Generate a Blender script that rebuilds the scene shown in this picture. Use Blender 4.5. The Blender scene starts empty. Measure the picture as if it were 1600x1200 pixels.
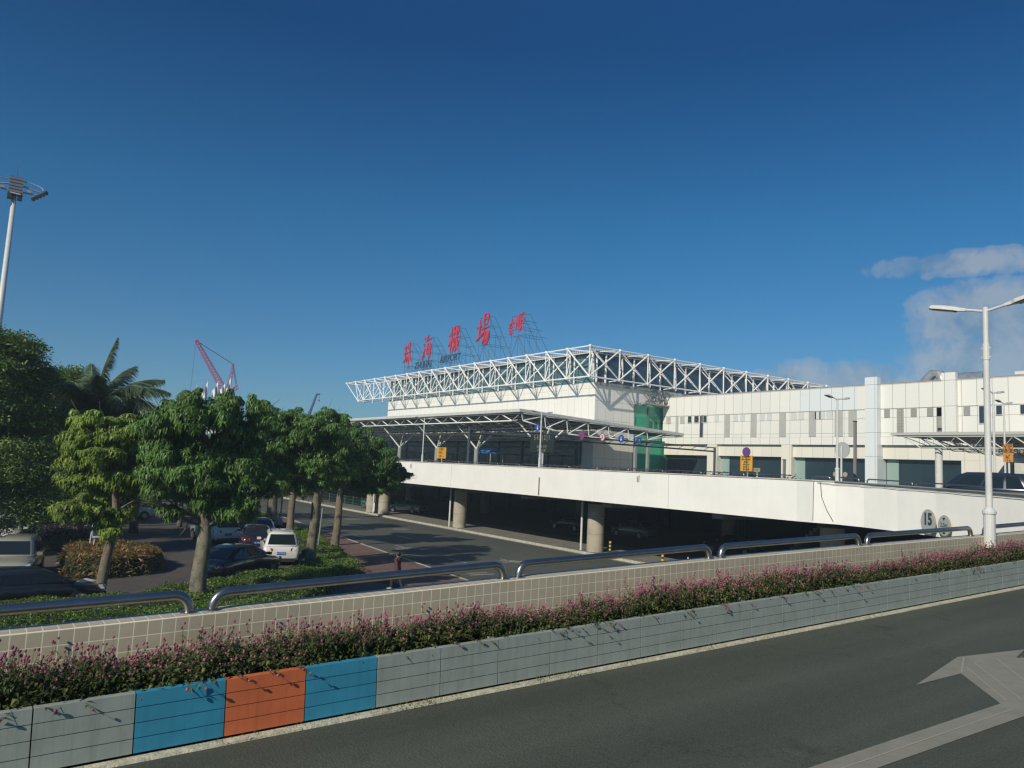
import bpy, math, random
import numpy as np
from mathutils import Vector, Matrix
R_ = math.radians
S = bpy.context.scene
# ------------------------------------------------------------------ camera
cam_d = bpy.data.cameras.new('camera'); cam = bpy.data.objects.new('camera', cam_d)
S.collection.objects.link(cam); S.camera = cam
YAW, PITCH, ROLL, EYE, FPX = R_(34.9), R_(6.2), R_(2.75), 5.7, 1190.0
cam_d.sensor_width = 36.0; cam_d.lens = 36.0 * FPX / 1600.0
cam_d.clip_start = 0.1; cam_d.clip_end = 20000
_F = Vector((math.sin(YAW)*math.cos(PITCH), math.cos(YAW)*math.cos(PITCH), math.sin(PITCH)))
_R0 = Vector((math.cos(YAW), -math.sin(YAW), 0)); _U0 = _R0.cross(_F)
_R = _R0*math.cos(ROLL) + _U0*math.sin(ROLL); _U = -_R0*math.sin(ROLL) + _U0*math.cos(ROLL)
cam.matrix_world = Matrix(((_R.x,_U.x,-_F.x,0),(_R.y,_U.y,-_F.y,0),(_R.z,_U.z,-_F.z,EYE),(0,0,0,1)))
# ------------------------------------------------------------------ sun and sky
SUN_EL = R_(31.0); TRAV = Vector((0.93, 0.37, 0)).normalized()
sd = bpy.data.lights.new('sun', 'SUN'); sd.energy = 4.4; sd.angle = R_(0.55); sd.color = (1.0, 0.925, 0.79)
so = bpy.data.objects.new('sun', sd); S.collection.objects.link(so)
so.rotation_euler = Vector((TRAV.x*math.cos(SUN_EL), TRAV.y*math.cos(SUN_EL), -math.sin(SUN_EL))).to_track_quat('-Z', 'Y').to_euler()
so.location = (-20, -10, 40)
W = bpy.data.worlds.new('World'); S.world = W; W.use_nodes = True
wn, wl = W.node_tree.nodes, W.node_tree.links
wn.clear()
def N(tree, t, **kw):
    n = tree.nodes.new(t)
    for k, v in kw.items():
        if k.startswith('i_'): n.inputs[k[2:].replace('_', ' ')].default_value = v
        elif k.startswith('n_'): n.inputs[int(k[2:])].default_value = v
        else: setattr(n, k, v)
    return n
wt = W.node_tree
sky = N(wt, 'ShaderNodeTexSky', sky_type='NISHITA', sun_disc=False)
sky.sun_elevation = SUN_EL; sky.sun_rotation = math.atan2(-TRAV.x, -TRAV.y)
sky.altitude = 0; sky.air_density = 1.0; sky.dust_density = 0.35; sky.ozone_density = 5.0
bg = N(wt, 'ShaderNodeBackground'); bg.inputs['Strength'].default_value = 0.085
out = N(wt, 'ShaderNodeOutputWorld')
tc = N(wt, 'ShaderNodeTexCoord')
def math_(tree, op, a, b=None, clamp=False):
    n = tree.nodes.new('ShaderNodeMath'); n.operation = op; n.use_clamp = clamp
    for i, q in enumerate((a, b)):
        if q is None: continue
        if isinstance(q, (int, float)): n.inputs[i].default_value = q
        else: tree.links.new(q, n.inputs[i])
    return n.outputs[0]
def ramp(tree, fac, stops, interp='LINEAR'):
    n = tree.nodes.new('ShaderNodeValToRGB'); n.color_ramp.interpolation = interp
    e = n.color_ramp.elements
    while len(e) < len(stops): e.new(0.5)
    for i, (p, c) in enumerate(stops):
        e[i].position = p; e[i].color = (c, c, c, 1) if isinstance(c, (int, float)) else (*c, 1)
    tree.links.new(fac, n.inputs[0]); return n.outputs[0]
def direction(px, py):
    return (_F + _R*(px-800)/FPX + _U*(600-py)/FPX).normalized()
# soft clouds low in the sky: elliptical patches of the sky dome broken up by noise
geo = tc.outputs['Generated']
nz = N(wt, 'ShaderNodeTexNoise', i_Scale=15.0, i_Detail=10.0, i_Roughness=0.64, i_Distortion=0.35); wl.new(geo, nz.inputs['Vector'])
nz2 = N(wt, 'ShaderNodeTexNoise', i_Scale=60.0, i_Detail=5.0, i_Roughness=0.6); wl.new(geo, nz2.inputs['Vector'])
tot = None
for px, py, rx, ry, amp in ((1492,412,0.105,0.017,.86),(1425,425,0.03,0.02,.5),(1530,500,0.075,0.045,1.05),(1600,565,0.13,0.06,1.05),(1470,545,0.035,0.035,.8),
                            (1245,592,0.055,0.026,.9),(1345,598,0.065,0.030,1.0),(40,380,0.03,0.008,.12)):
    d = direction(px, py); rt = Vector((d.y, -d.x, 0)).normalized(); up = rt.cross(d)
    def dotc(v):
        n = N(wt, 'ShaderNodeVectorMath', operation='DOT_PRODUCT'); wl.new(geo, n.inputs[0]); n.inputs[1].default_value = v; return n.outputs['Value']
    a = math_(wt, 'DIVIDE', dotc(rt), rx); b = math_(wt, 'DIVIDE', dotc(up), ry)
    r2 = math_(wt, 'ADD', math_(wt, 'MULTIPLY', a, a), math_(wt, 'MULTIPLY', b, b))
    fwd = math_(wt, 'GREATER_THAN', dotc(d), 0.3)
    m = math_(wt, 'MULTIPLY', math_(wt, 'MULTIPLY', math_(wt, 'SUBTRACT', 1.0, math_(wt, 'MULTIPLY', r2, 0.5), True), fwd), amp)
    tot = m if tot is None else math_(wt, 'MAXIMUM', tot, m)
nn = math_(wt, 'ADD', math_(wt, 'MULTIPLY', nz.outputs['Fac'], 1.35), math_(wt, 'MULTIPLY', nz2.outputs['Fac'], 0.30))
cf = math_(wt, 'SUBTRACT', math_(wt, 'ADD', tot, nn), 1.28, False)
cmask = ramp(wt, cf, [(0.0, 0.0), (0.16, 0.30), (0.45, 0.62)], 'EASE')
cshade = ramp(wt, nz.outputs['Fac'], [(0.36, (2.2, 3.0, 3.9)), (0.56, (4.9, 5.2, 5.5))])
SKYK = (0.60, 0.98, 1.22)
sz = N(wt, 'ShaderNodeSeparateXYZ'); wl.new(geo, sz.inputs[0])
elev = ramp(wt, sz.outputs['Z'], [(0.0, (0.66,0.70,0.70)), (0.11, (0.56,0.68,0.69)), (0.31, (0.27,0.67,0.70)), (0.5, (0.07,0.43,0.58)), (0.9, (0.4,0.8,1.0))])
tint = N(wt, 'ShaderNodeMix', data_type='RGBA', blend_type='MULTIPLY'); tint.inputs['Factor'].default_value = 1.0
tint0 = N(wt, 'ShaderNodeMix', data_type='RGBA', blend_type='MULTIPLY'); tint0.inputs['Factor'].default_value = 1.0
wl.new(sky.outputs[0], tint0.inputs['A']); wl.new(elev, tint0.inputs['B'])
wl.new(tint0.outputs['Result'], tint.inputs['A']); tint.inputs['B'].default_value = (*SKYK, 1)
mx = N(wt, 'ShaderNodeMix', data_type='RGBA')
wl.new(cmask, mx.inputs['Factor']); wl.new(tint.outputs['Result'], mx.inputs['A']); wl.new(cshade, mx.inputs['B'])
wl.new(mx.outputs['Result'], bg.inputs['Color']); wl.new(bg.outputs[0], out.inputs[0])
S.view_settings.view_transform = 'Standard'; S.view_settings.look = 'None'
S.view_settings.exposure = 0.0; S.view_settings.gamma = 1.0; S.view_settings.use_curve_mapping = False
S.cycles.max_bounces = 6; S.cycles.diffuse_bounces = 3; S.cycles.glossy_bounces = 3
S.cycles.transmission_bounces = 4; S.cycles.transparent_max_bounces = 8
S.cycles.use_denoising = True; S.cycles.filter_width = 1.35

# ------------------------------------------------------------------ materials
MATS = {}
def mat(name, col, rough=0.6, metal=0.0, var=0.0, vscale=3.0, bump=0.0, bscale=20.0, spec=0.5, col2=None, alpha=None, emit=None, coat=0.0):
    if name in MATS: return MATS[name]
    m = bpy.data.materials.new(name); m.use_nodes = True; t = m.node_tree
    p = t.nodes['Principled BSDF']
    p.inputs['Base Color'].default_value = (*col, 1); p.inputs['Roughness'].default_value = rough
    p.inputs['Metallic'].default_value = metal; p.inputs['Specular IOR Level'].default_value = spec
    if coat: p.inputs['Coat Weight'].default_value = coat; p.inputs['Coat Roughness'].default_value = 0.05
    g = t.nodes.new('ShaderNodeNewGeometry')
    if var or col2:
        nz = N(t, 'ShaderNodeTexNoise', i_Scale=vscale, i_Detail=6.0, i_Roughness=0.65); t.links.new(g.outputs['Position'], nz.inputs['Vector'])
        c2 = col2 or tuple(c*(1-var) for c in col)
        c1 = col if col2 else tuple(min(1, c*(1+var*0.6)) for c in col)
        r = ramp(t, nz.outputs['Fac'], [(0.32, c2), (0.68, c1)]); t.links.new(r, p.inputs['Base Color'])
    if bump:
        nb = N(t, 'ShaderNodeTexNoise', i_Scale=bscale, i_Detail=4.0); t.links.new(g.outputs['Position'], nb.inputs['Vector'])
        b = N(t, 'ShaderNodeBump', i_Strength=bump, i_Distance=0.02); t.links.new(nb.outputs['Fac'], b.inputs['Height']); t.links.new(b.outputs[0], p.inputs['Normal'])
    if emit: p.inputs['Emission Color'].default_value = (*emit[:3], 1); p.inputs['Emission Strength'].default_value = emit[3]
    MATS[name] = m; return m
def leafmat(name, c1, c2, trans=0.3, rough=0.45):
    m = bpy.data.materials.new(name); m.use_nodes = True; t = m.node_tree; t.nodes.clear()
    o = N(t, 'ShaderNodeOutputMaterial'); g = N(t, 'ShaderNodeNewGeometry')
    r = ramp(t, g.outputs['Random Per Island'], [(0.0, c1), (1.0, c2)])
    nz = N(t, 'ShaderNodeTexNoise', i_Scale=1.1, i_Detail=3.0); t.links.new(g.outputs['Position'], nz.inputs['Vector'])
    k = ramp(t, nz.outputs['Fac'], [(0.32, 0.66), (0.68, 1.45)])  # tone noise by clump, putting lit tufts and deep shade into the leaf colour
    mm = N(t, 'ShaderNodeMix', data_type='RGBA', blend_type='MULTIPLY'); mm.inputs['Factor'].default_value = 1
    t.links.new(r, mm.inputs['A']); t.links.new(k, mm.inputs['B'])
    p = N(t, 'ShaderNodeBsdfPrincipled'); p.inputs['Roughness'].default_value = rough; p.inputs['Specular IOR Level'].default_value = 0.35
    tr = N(t, 'ShaderNodeBsdfTranslucent'); ms = N(t, 'ShaderNodeMixShader'); ms.inputs[0].default_value = trans
    t.links.new(mm.outputs['Result'], p.inputs['Base Color']); t.links.new(mm.outputs['Result'], tr.inputs['Color'])
    t.links.new(p.outputs[0], ms.inputs[1]); t.links.new(tr.outputs[0], ms.inputs[2]); t.links.new(ms.outputs[0], o.inputs[0])
    MATS[name] = m; return m

# ------------------------------------------------------------------ mesh builder
C = S.collection
class MB:
    def __init__(s): s.v = []; s.f = []; s.m = []; s.k = 0
    def mat(s, k): s.k = k; return s
    def add(s, vs, fs):
        o = len(s.v); s.v.extend([tuple(v) for v in vs])
        for f in fs: s.f.append(tuple(i+o for i in f)); s.m.append(s.k)
        return s
    def box(s, x0, x1, y0, y1, z0, z1):
        if x0 > x1: x0, x1 = x1, x0
        if y0 > y1: y0, y1 = y1, y0
        if z0 > z1: z0, z1 = z1, z0
        return s.add([(x0,y0,z0),(x1,y0,z0),(x1,y1,z0),(x0,y1,z0),(x0,y0,z1),(x1,y0,z1),(x1,y1,z1),(x0,y1,z1)],
            [(0,3,2,1),(4,5,6,7),(0,1,5,4),(1,2,6,5),(2,3,7,6),(3,0,4,7)])
    def obox(s, c, sx, sy, sz, rot=(0,0,0)):
        from mathutils import Euler
        M = Euler(rot).to_matrix(); c = Vector(c); vs = []
        for dz in (-.5,.5):
            for dx, dy in ((-.5,-.5),(.5,-.5),(.5,.5),(-.5,.5)): vs.append(c + M @ Vector((dx*sx, dy*sy, dz*sz)))
        return s.add(vs, [(0,3,2,1),(4,5,6,7),(0,1,5,4),(1,2,6,5),(2,3,7,6),(3,0,4,7)])
    def hexa(s, b, t):
        return s.add(list(b)+list(t), [(0,3,2,1),(4,5,6,7),(0,1,5,4),(1,2,6,5),(2,3,7,6),(3,0,4,7)])
    def quad(s, *p): return s.add(p, [tuple(range(len(p)))])
    def tube(s, a, b, r, r2=None, n=6, cap=True):
        a = Vector(a); b = Vector(b); r2 = r if r2 is None else r2
        d = (b-a).normalized(); u = d.cross(Vector((0,0,1)))
        if u.length < 1e-3: u = Vector((1,0,0))
        u.normalize(); w = d.cross(u); vs = []
        for p, q in ((a, r), (b, r2)):
            for i in range(n):
                t = 2*math.pi*i/n; vs.append(p + (u*math.cos(t)+w*math.sin(t))*q)
        fs = [(i, (i+1)%n, n+(i+1)%n, n+i) for i in range(n)]
        if cap: fs += [tuple(range(n-1,-1,-1)), tuple(range(n, 2*n))]
        return s.add(vs, fs)
    def path(s, pts, r, n=8, cap=True):
        pts = [Vector(p) for p in pts]; rs = r if isinstance(r, (list, tuple)) else [r]*len(pts)
        vs = []; u = None
        for i, p in enumerate(pts):
            d = (pts[min(i+1, len(pts)-1)] - pts[max(i-1, 0)]).normalized()
            if u is None:
                u = d.cross(Vector((0,0,1)))
                if u.length < 1e-3: u = Vector((1,0,0))
            u = (u - d*u.dot(d)).normalized(); w = d.cross(u)
            for k in range(n):
                t = 2*math.pi*k/n; vs.append(p + (u*math.cos(t)+w*math.sin(t))*rs[i])
        fs = []
        for i in range(len(pts)-1):
            for k in range(n): fs.append((i*n+k, i*n+(k+1)%n, (i+1)*n+(k+1)%n, (i+1)*n+k))
        if cap: fs += [tuple(range(n-1,-1,-1)), tuple(range((len(pts)-1)*n, len(pts)*n))]
        return s.add(vs, fs)
    def ball(s, c, r, n=6, m=4, sz=1.0):
        c = Vector(c); vs = [c+Vector((0,0,-r*sz))]; fs = []
        for j in range(1, m):
            ph = math.pi*j/m - math.pi/2
            for i in range(n):
                t = 2*math.pi*i/n; vs.append(c+Vector((r*math.cos(ph)*math.cos(t), r*math.cos(ph)*math.sin(t), r*sz*math.sin(ph))))
        vs.append(c+Vector((0,0,r*sz))); L = len(vs)-1
        for i in range(n): fs.append((0, 1+(i+1)%n, 1+i)); fs.append((L, L-n+i, L-n+(i+1)%n))
        for j in range(m-2):
            for i in range(n): a = 1+j*n; fs.append((a+i, a+(i+1)%n, a+n+(i+1)%n, a+n+i))
        return s.add(vs, fs)
    def lathe(s, c, prof, n=16, cap=True):
        vs = []; fs = []; m = len(prof)
        for r, z in prof:
            for i in range(n): t = 2*math.pi*i/n; vs.append((c[0]+r*math.cos(t), c[1]+r*math.sin(t), c[2]+z))
        for j in range(m-1):
            for i in range(n): fs.append((j*n+i, j*n+(i+1)%n, (j+1)*n+(i+1)%n, (j+1)*n+i))
        if cap: fs += [tuple(range(n-1,-1,-1)), tuple(range((m-1)*n, m*n))]
        return s.add(vs, fs)
    def prism(s, poly, fn, d0, d1):
        n = len(poly); vs = [fn(a, b, d0) for a, b in poly] + [fn(a, b, d1) for a, b in poly]
        return s.add(vs, [tuple(range(n-1,-1,-1)), tuple(range(n, 2*n))] + [(i, (i+1)%n, n+(i+1)%n, n+i) for i in range(n)])
    def disc(s, c, r, axis, th, n=20):   # a flat round plate, axis 'x' or 'y'
        if axis == 'x': return s.prism([(r*math.cos(2*math.pi*i/n), r*math.sin(2*math.pi*i/n)) for i in range(n)], lambda a,b,d: (c[0]+d, c[1]+a, c[2]+b), 0, th)
        return s.prism([(r*math.cos(2*math.pi*i/n), r*math.sin(2*math.pi*i/n)) for i in range(n)], lambda a,b,d: (c[0]+a, c[1]+d, c[2]+b), 0, th)
    def arr(s, V, F):
        o = len(s.v); s.v.extend(map(tuple, V.tolist())); s.f.extend(map(tuple, (F+o).tolist())); s.m.extend([s.k]*len(F)); return s
    def build(s, name, mats, parent=None, smooth=False, world=True):
        me = bpy.data.meshes.new(name)
        off = Vector((0,0,0))
        if parent is not None and world:
            q = parent
            while q is not None: off += q.location; q = q.parent
        V = np.array(s.v, dtype=float)
        if len(V): V = V - np.array(off)
        me.from_pydata(V.tolist(), [], s.f)
        for m in (mats if isinstance(mats, (list, tuple)) else [mats]): me.materials.append(m)
        if any(s.m): me.polygons.foreach_set('material_index', s.m)
        if smooth: me.polygons.foreach_set('use_smooth', [True]*len(me.polygons))
        me.update()
        o = bpy.data.objects.new(name, me); C.objects.link(o)
        if parent is not None: o.parent = parent
        return o
def tag(o, label=None, cat=None, group=None, kind=None):
    if label: o['label'] = label
    if cat: o['category'] = cat
    if group: o['group'] = group
    if kind: o['kind'] = kind
    return o
def thing(name, label, cat, loc=(0,0,0), rz=0.0, group=None):
    o = bpy.data.objects.new(name, None); C.objects.link(o); o.location = loc; o.rotation_euler = (0,0,rz)
    o.empty_display_size = 0.2
    return tag(o, label, cat, group)
def dup(root, loc, rz=None, label=None, scale=None):
    r = root.copy(); C.objects.link(r); r.location = loc
    if rz is not None: r.rotation_euler = (0,0,rz)
    if scale: r.scale = (scale,)*3 if isinstance(scale, (int,float)) else scale
    if label: r['label'] = label
    def rec(a, b):
        for ch in a.children:
            c = ch.copy(); C.objects.link(c); c.parent = b; rec(ch, c)
    rec(root, r); return r
def text_mb(txt, size, extrude=0.01, offset=0.0, align='CENTER'):
    cu = bpy.data.curves.new('t', 'FONT'); cu.body = txt; cu.size = size; cu.extrude = extrude; cu.offset = offset
    cu.align_x = align; cu.align_y = 'CENTER'; cu.resolution_u = 2
    o = bpy.data.objects.new('t', cu); C.objects.link(o)
    dg = bpy.context.evaluated_depsgraph_get(); me = bpy.data.meshes.new_from_object(o.evaluated_get(dg))
    V = [v.co.copy() for v in me.vertices]; F = [tuple(p.vertices) for p in me.polygons]
    bpy.data.objects.remove(o); bpy.data.curves.remove(cu); bpy.data.meshes.remove(me)
    return V, F
def put_text(mb, txt, size, fn, extrude=0.01, offset=0.0, sx=1.0, sy=1.0, align='CENTER'):
    V, F = text_mb(txt, size, extrude, offset, align)
    mb.add([fn(v.x*sx, v.y*sy, v.z) for v in V], F)
# ------------------------------------------------------------------ shared surfaces
def asphalt(name, c, c2, sc=0.35, lanes=False):
    m = bpy.data.materials.new(name); m.use_nodes = True; t = m.node_tree; p = t.nodes['Principled BSDF']
    g = t.nodes.new('ShaderNodeNewGeometry')
    a = N(t, 'ShaderNodeTexNoise', i_Scale=sc, i_Detail=5.0, i_Roughness=0.6); b = N(t, 'ShaderNodeTexNoise', i_Scale=90.0, i_Detail=3.0, i_Roughness=0.8)
    v = N(t, 'ShaderNodeTexVoronoi', i_Scale=60.0)
    for q in (a, b, v): t.links.new(g.outputs['Position'], q.inputs['Vector'])
    r = ramp(t, a.outputs['Fac'], [(0.3, c2), (0.7, c)]); k = ramp(t, b.outputs['Fac'], [(0.3, 0.6), (0.7, 1.45)])
    mm = N(t, 'ShaderNodeMix', data_type='RGBA', blend_type='MULTIPLY'); mm.inputs['Factor'].default_value = 1
    t.links.new(r, mm.inputs['A']); t.links.new(k, mm.inputs['B']); t.links.new(mm.outputs['Result'], p.inputs['Base Color'])
    if lanes:
        mp = N(t, 'ShaderNodeMapping'); mp.inputs['Scale'].default_value = (0.10, 1.5, 1.0); t.links.new(g.outputs['Position'], mp.inputs['Vector'])
        ln = N(t, 'ShaderNodeTexNoise', i_Scale=1.0, i_Detail=3.0); t.links.new(mp.outputs[0], ln.inputs['Vector'])
        st = N(t, 'ShaderNodeTexNoise', i_Scale=1.7, i_Detail=9.0, i_Roughness=0.75); t.links.new(g.outputs['Position'], st.inputs['Vector'])
        ck = N(t, 'ShaderNodeTexVoronoi', feature='DISTANCE_TO_EDGE', i_Scale=0.33); wv = N(t, 'ShaderNodeVectorMath', operation='ADD'); t.links.new(g.outputs['Position'], wv.inputs[0]); t.links.new(st.outputs['Color'], wv.inputs[1]); t.links.new(wv.outputs[0], ck.inputs['Vector'])
        res = mm.outputs['Result']
        for src, stops in ((ln.outputs['Fac'], [(0.35, 0.84), (0.65, 1.14)]), (st.outputs['Fac'], [(0.30, 0.70), (0.42, 1.0), (0.66, 1.0), (0.78, 1.18)]), (ck.outputs['Distance'], [(0.0, 0.62), (0.004, 1.0)])):
            q = ramp(t, src, stops); m3 = N(t, 'ShaderNodeMix', data_type='RGBA', blend_type='MULTIPLY'); m3.inputs['Factor'].default_value = 1
            t.links.new(res, m3.inputs['A']); t.links.new(q, m3.inputs['B']); res = m3.outputs['Result']
        t.links.new(res, p.inputs['Base Color'])
    p.inputs['Roughness'].default_value = 0.85; p.inputs['Specular IOR Level'].default_value = 0.3
    bp = N(t, 'ShaderNodeBump', i_Strength=0.3, i_Distance=0.01); t.links.new(v.outputs['Distance'], bp.inputs['Height']); t.links.new(bp.outputs[0], p.inputs['Normal'])
    MATS[name] = m; return m
def gridmat(name, col, col2, joint, ax, w, h, mortar=0.012, rough=0.45, off=(0,0), shear=0.0, uv=False, bump=0.4, offset=0.0, dirt=0.0, spec=0.5):
    """panels, tiles or pavers: ax = the two world axes the pattern runs along"""
    m = bpy.data.materials.new(name); m.use_nodes = True; t = m.node_tree; p = t.nodes['Principled BSDF']
    if uv:
        tc = t.nodes.new('ShaderNodeTexCoord'); sp = t.nodes.new('ShaderNodeSeparateXYZ'); t.links.new(tc.outputs['UV'], sp.inputs[0]); ax = 'XY'
    else:
        tc = t.nodes.new('ShaderNodeNewGeometry'); sp = t.nodes.new('ShaderNodeSeparateXYZ'); t.links.new(tc.outputs['Position'], sp.inputs[0])
    u = math_(t, 'ADD', sp.outputs[ax[0]], off[0]); v = math_(t, 'ADD', sp.outputs[ax[1]], off[1])
    cb = t.nodes.new('ShaderNodeCombineXYZ'); t.links.new(u, cb.inputs[0]); t.links.new(v, cb.inputs[1])
    br = N(t, 'ShaderNodeTexBrick', offset=offset, squash=1.0); t.links.new(cb.outputs[0], br.inputs['Vector'])
    br.inputs['Color1'].default_value = (*col, 1); br.inputs['Color2'].default_value = (*col2, 1); br.inputs['Mortar'].default_value = (*joint, 1)
    br.inputs['Scale'].default_value = 1.0; br.inputs['Brick Width'].default_value = w; br.inputs['Row Height'].default_value = h
    br.inputs['Mortar Size'].default_value = mortar; br.inputs['Mortar Smooth'].default_value = 0.1; br.inputs['Bias'].default_value = 0.0
    res = br.outputs['Color']
    if dirt:
        nz = N(t, 'ShaderNodeTexNoise', i_Scale=1.3, i_Detail=7.0, i_Roughness=0.7)
        g = t.nodes.new('ShaderNodeNewGeometry'); t.links.new(g.outputs['Position'], nz.inputs['Vector'])
        k = ramp(t, nz.outputs['Fac'], [(0.3, 1-dirt), (0.65, 1.05)])
        mm = N(t, 'ShaderNodeMix', data_type='RGBA', blend_type='MULTIPLY'); mm.inputs['Factor'].default_value = 1
        t.links.new(res, mm.inputs['A']); t.links.new(k, mm.inputs['B']); res = mm.outputs['Result']
    t.links.new(res, p.inputs['Base Color'])
    p.inputs['Roughness'].default_value = rough; p.inputs['Specular IOR Level'].default_value = spec
    if bump:
        bp = N(t, 'ShaderNodeBump', i_Strength=bump, i_Distance=0.01, invert=True); t.links.new(br.outputs['Fac'], bp.inputs['Height']); t.links.new(bp.outputs[0], p.inputs['Normal'])
    MATS[name] = m; return m
def painted(name, col, streak=0.25, fs=1.0, low=0.93):
    """painted render with rain streaks that run down the wall"""
    m = bpy.data.materials.new(name); m.use_nodes = True; t = m.node_tree; p = t.nodes['Principled BSDF']
    g = t.nodes.new('ShaderNodeNewGeometry'); mp = N(t, 'ShaderNodeMapping'); mp.inputs['Scale'].default_value = (1.6*fs, 1.6*fs, 0.12*fs)
    t.links.new(g.outputs['Position'], mp.inputs['Vector'])
    a = N(t, 'ShaderNodeTexNoise', i_Scale=2.2, i_Detail=6.0, i_Roughness=0.7); t.links.new(mp.outputs[0], a.inputs['Vector'])
    b = N(t, 'ShaderNodeTexNoise', i_Scale=0.8*fs, i_Detail=6.0); t.links.new(g.outputs['Position'], b.inputs['Vector'])
    k = ramp(t, a.outputs['Fac'], [(0.28, tuple(1-streak*q for q in (1, 1.05, 1.2))), (0.5, 1.0)]); k2 = ramp(t, b.outputs['Fac'], [(0.3, low), (0.7, 1.03)])
    m1 = N(t, 'ShaderNodeMix', data_type='RGBA', blend_type='MULTIPLY'); m1.inputs['Factor'].default_value = 1; m1.inputs['A'].default_value = (*col, 1)
    t.links.new(k, m1.inputs['B']); m2 = N(t, 'ShaderNodeMix', data_type='RGBA', blend_type='MULTIPLY'); m2.inputs['Factor'].default_value = 1
    t.links.new(m1.outputs['Result'], m2.inputs['A']); t.links.new(k2, m2.inputs['B']); t.links.new(m2.outputs['Result'], p.inputs['Base Color'])
    p.inputs['Roughness'].default_value = 0.75; MATS[name] = m; return m
M_road = asphalt('asphalt_ramp', (0.080,0.089,0.064), (0.064,0.071,0.053), lanes=True)
M_road2 = asphalt('asphalt_lower', (0.085,0.092,0.072), (0.062,0.067,0.054), 0.25)
M_white = painted('white_paint_wall', (0.78,0.77,0.71), 0.045, 1.0, 0.96)
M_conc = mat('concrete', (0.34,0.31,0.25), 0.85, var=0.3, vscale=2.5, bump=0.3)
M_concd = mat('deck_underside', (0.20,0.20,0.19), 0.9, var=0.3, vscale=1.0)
M_kerb = mat('kerb_stone', (0.42,0.40,0.33), 0.85, var=0.3, vscale=4)
M_line = mat('road_paint', (0.36,0.34,0.28), 0.7, var=0.3, vscale=9)
M_arrow = mat('worn_arrow_paint', (0.25,0.235,0.18), 0.75, var=0.12, vscale=5, bump=0.2, bscale=120)
M_steel = mat('brushed_steel', (0.31,0.31,0.295), 0.30, 0.95, var=0.18, vscale=6)
M_wpaint = mat('white_pole_paint', (0.60,0.60,0.56), 0.4, var=0.10, vscale=4)
M_truss = mat('white_truss_paint', (0.80,0.79,0.74), 0.4, var=0.08, vscale=1)
M_dark = mat('dark_plastic', (0.03,0.035,0.04), 0.5)
M_black = mat('black_rubber', (0.015,0.015,0.016), 0.8)
# ------------------------------------------------------------------ ground
g = MB(); g.add([(-900,-900,-0.03),(1100,-900,-0.03),(1100,1100,-0.03),(-900,1100,-0.03)], [(0,1,2,3)])
tag(g.build('ground', mat('bare_ground', (0.10,0.11,0.07), 0.95, var=0.3, vscale=0.05)), kind='structure')
def kx(y): return 17.25 + 0.0965*y          # the near kerb of the lower road
g = MB(); g.quad((kx(8),8,0),(35,8,0),(35,220,0),(kx(220),220,0))
tag(g.build('lower_road', M_road2), kind='structure')
g = MB(); g.quad((-60,6.3,-0.004),(15.5,6.3,-0.004),(19,70,-0.004),(27,230,-0.004),(-90,230,-0.004))
tag(g.build('parking_ground', gridmat('parking_pavers', (0.105,0.088,0.072), (0.080,0.070,0.060), (0.045,0.042,0.036), 'XY', 0.22, 0.11, 0.008, rough=0.9, offset=0.5, dirt=0.3, bump=0.1)), kind='structure')
g = MB(); g.hexa([(15.0,7,0),(kx(7)-.16,7,0),(kx(75)-.16,75,0),(19.2,75,0)], [(15.0,7,0.12),(kx(7)-.16,7,0.12),(kx(75)-.16,75,0.12),(19.2,75,0.12)])
tag(g.build('sidewalk', gridmat('red_pavers', (0.21,0.115,0.08), (0.15,0.085,0.062), (0.09,0.07,0.055), 'XY', 0.24, 0.12, 0.008, rough=0.9, offset=0.5, dirt=0.3, bump=0.1)), kind='structure')
g = MB(); g.hexa([(kx(7)-.155,7,0),(kx(7),7,0),(kx(75),75,0),(kx(75)-.155,75,0)], [(kx(7)-.155,7,0.135),(kx(7),7,0.135),(kx(75),75,0.135),(kx(75)-.155,75,0.135)])
tag(g.build('sidewalk_kerb', M_kerb), kind='structure')
g = MB(); g.box(35.0,41,8,200,0,0.15)
tag(g.build('viaduct_pavement', gridmat('grey_pavers', (0.22,0.21,0.17), (0.18,0.17,0.14), (0.10,0.10,0.08), 'XY', 0.5, 0.25, 0.01, rough=0.9, offset=0.5, dirt=0.3, bump=0.1)), kind='structure')
g = MB(); g.box(34.85,34.997,8,200,0,0.165)
tag(g.build('pavement_kerb', M_kerb), kind='structure')
g = MB()   # painted lines and slow-down diamonds of the lower road
for y0, y1, x in ((11,200,34.55),): g.quad((x,y0,.004),(x+.12,y0,.004),(x+.12,y1,.004),(x,y1,.004))
for lane in (24.1, 27.3):
    for k in range(24):
        y = 10.4+k*7.0 - (lane-24)*0.3; x = lane + 0.02*y*0
        g.quad((x,y,.004),(x+.13,y,.004),(x+.13,y+2.2,.004),(x,y+2.2,.004))
for cx, cy in ((30.2,69.1),(30.3,59.0),(24.0,45.9),(27.3,38.5),(22.5,34.5)):
    g.hexa([(cx-.75,cy-.45,.003),(cx+.75,cy-.45,.003),(cx+.75,cy-.25,.003),(cx-.75,cy-.25,.003)],[(cx-.75,cy-.45,.006),(cx+.75,cy-.45,.006),(cx+.75,cy-.25,.006),(cx-.75,cy-.25,.006)])
    g.quad((cx-.6,cy+.15,.004),(cx+.7,cy+.15,.004),(cx+.7,cy+.32,.004),(cx-.6,cy+.32,.004))
g.quad((kx(8)+.25,8,.004),(kx(8)+.33,8,.004),(kx(75)+.33,75,.004),(kx(75)+.25,75,.004))
tag(g.build('road_markings', M_line), kind='structure')
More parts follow.
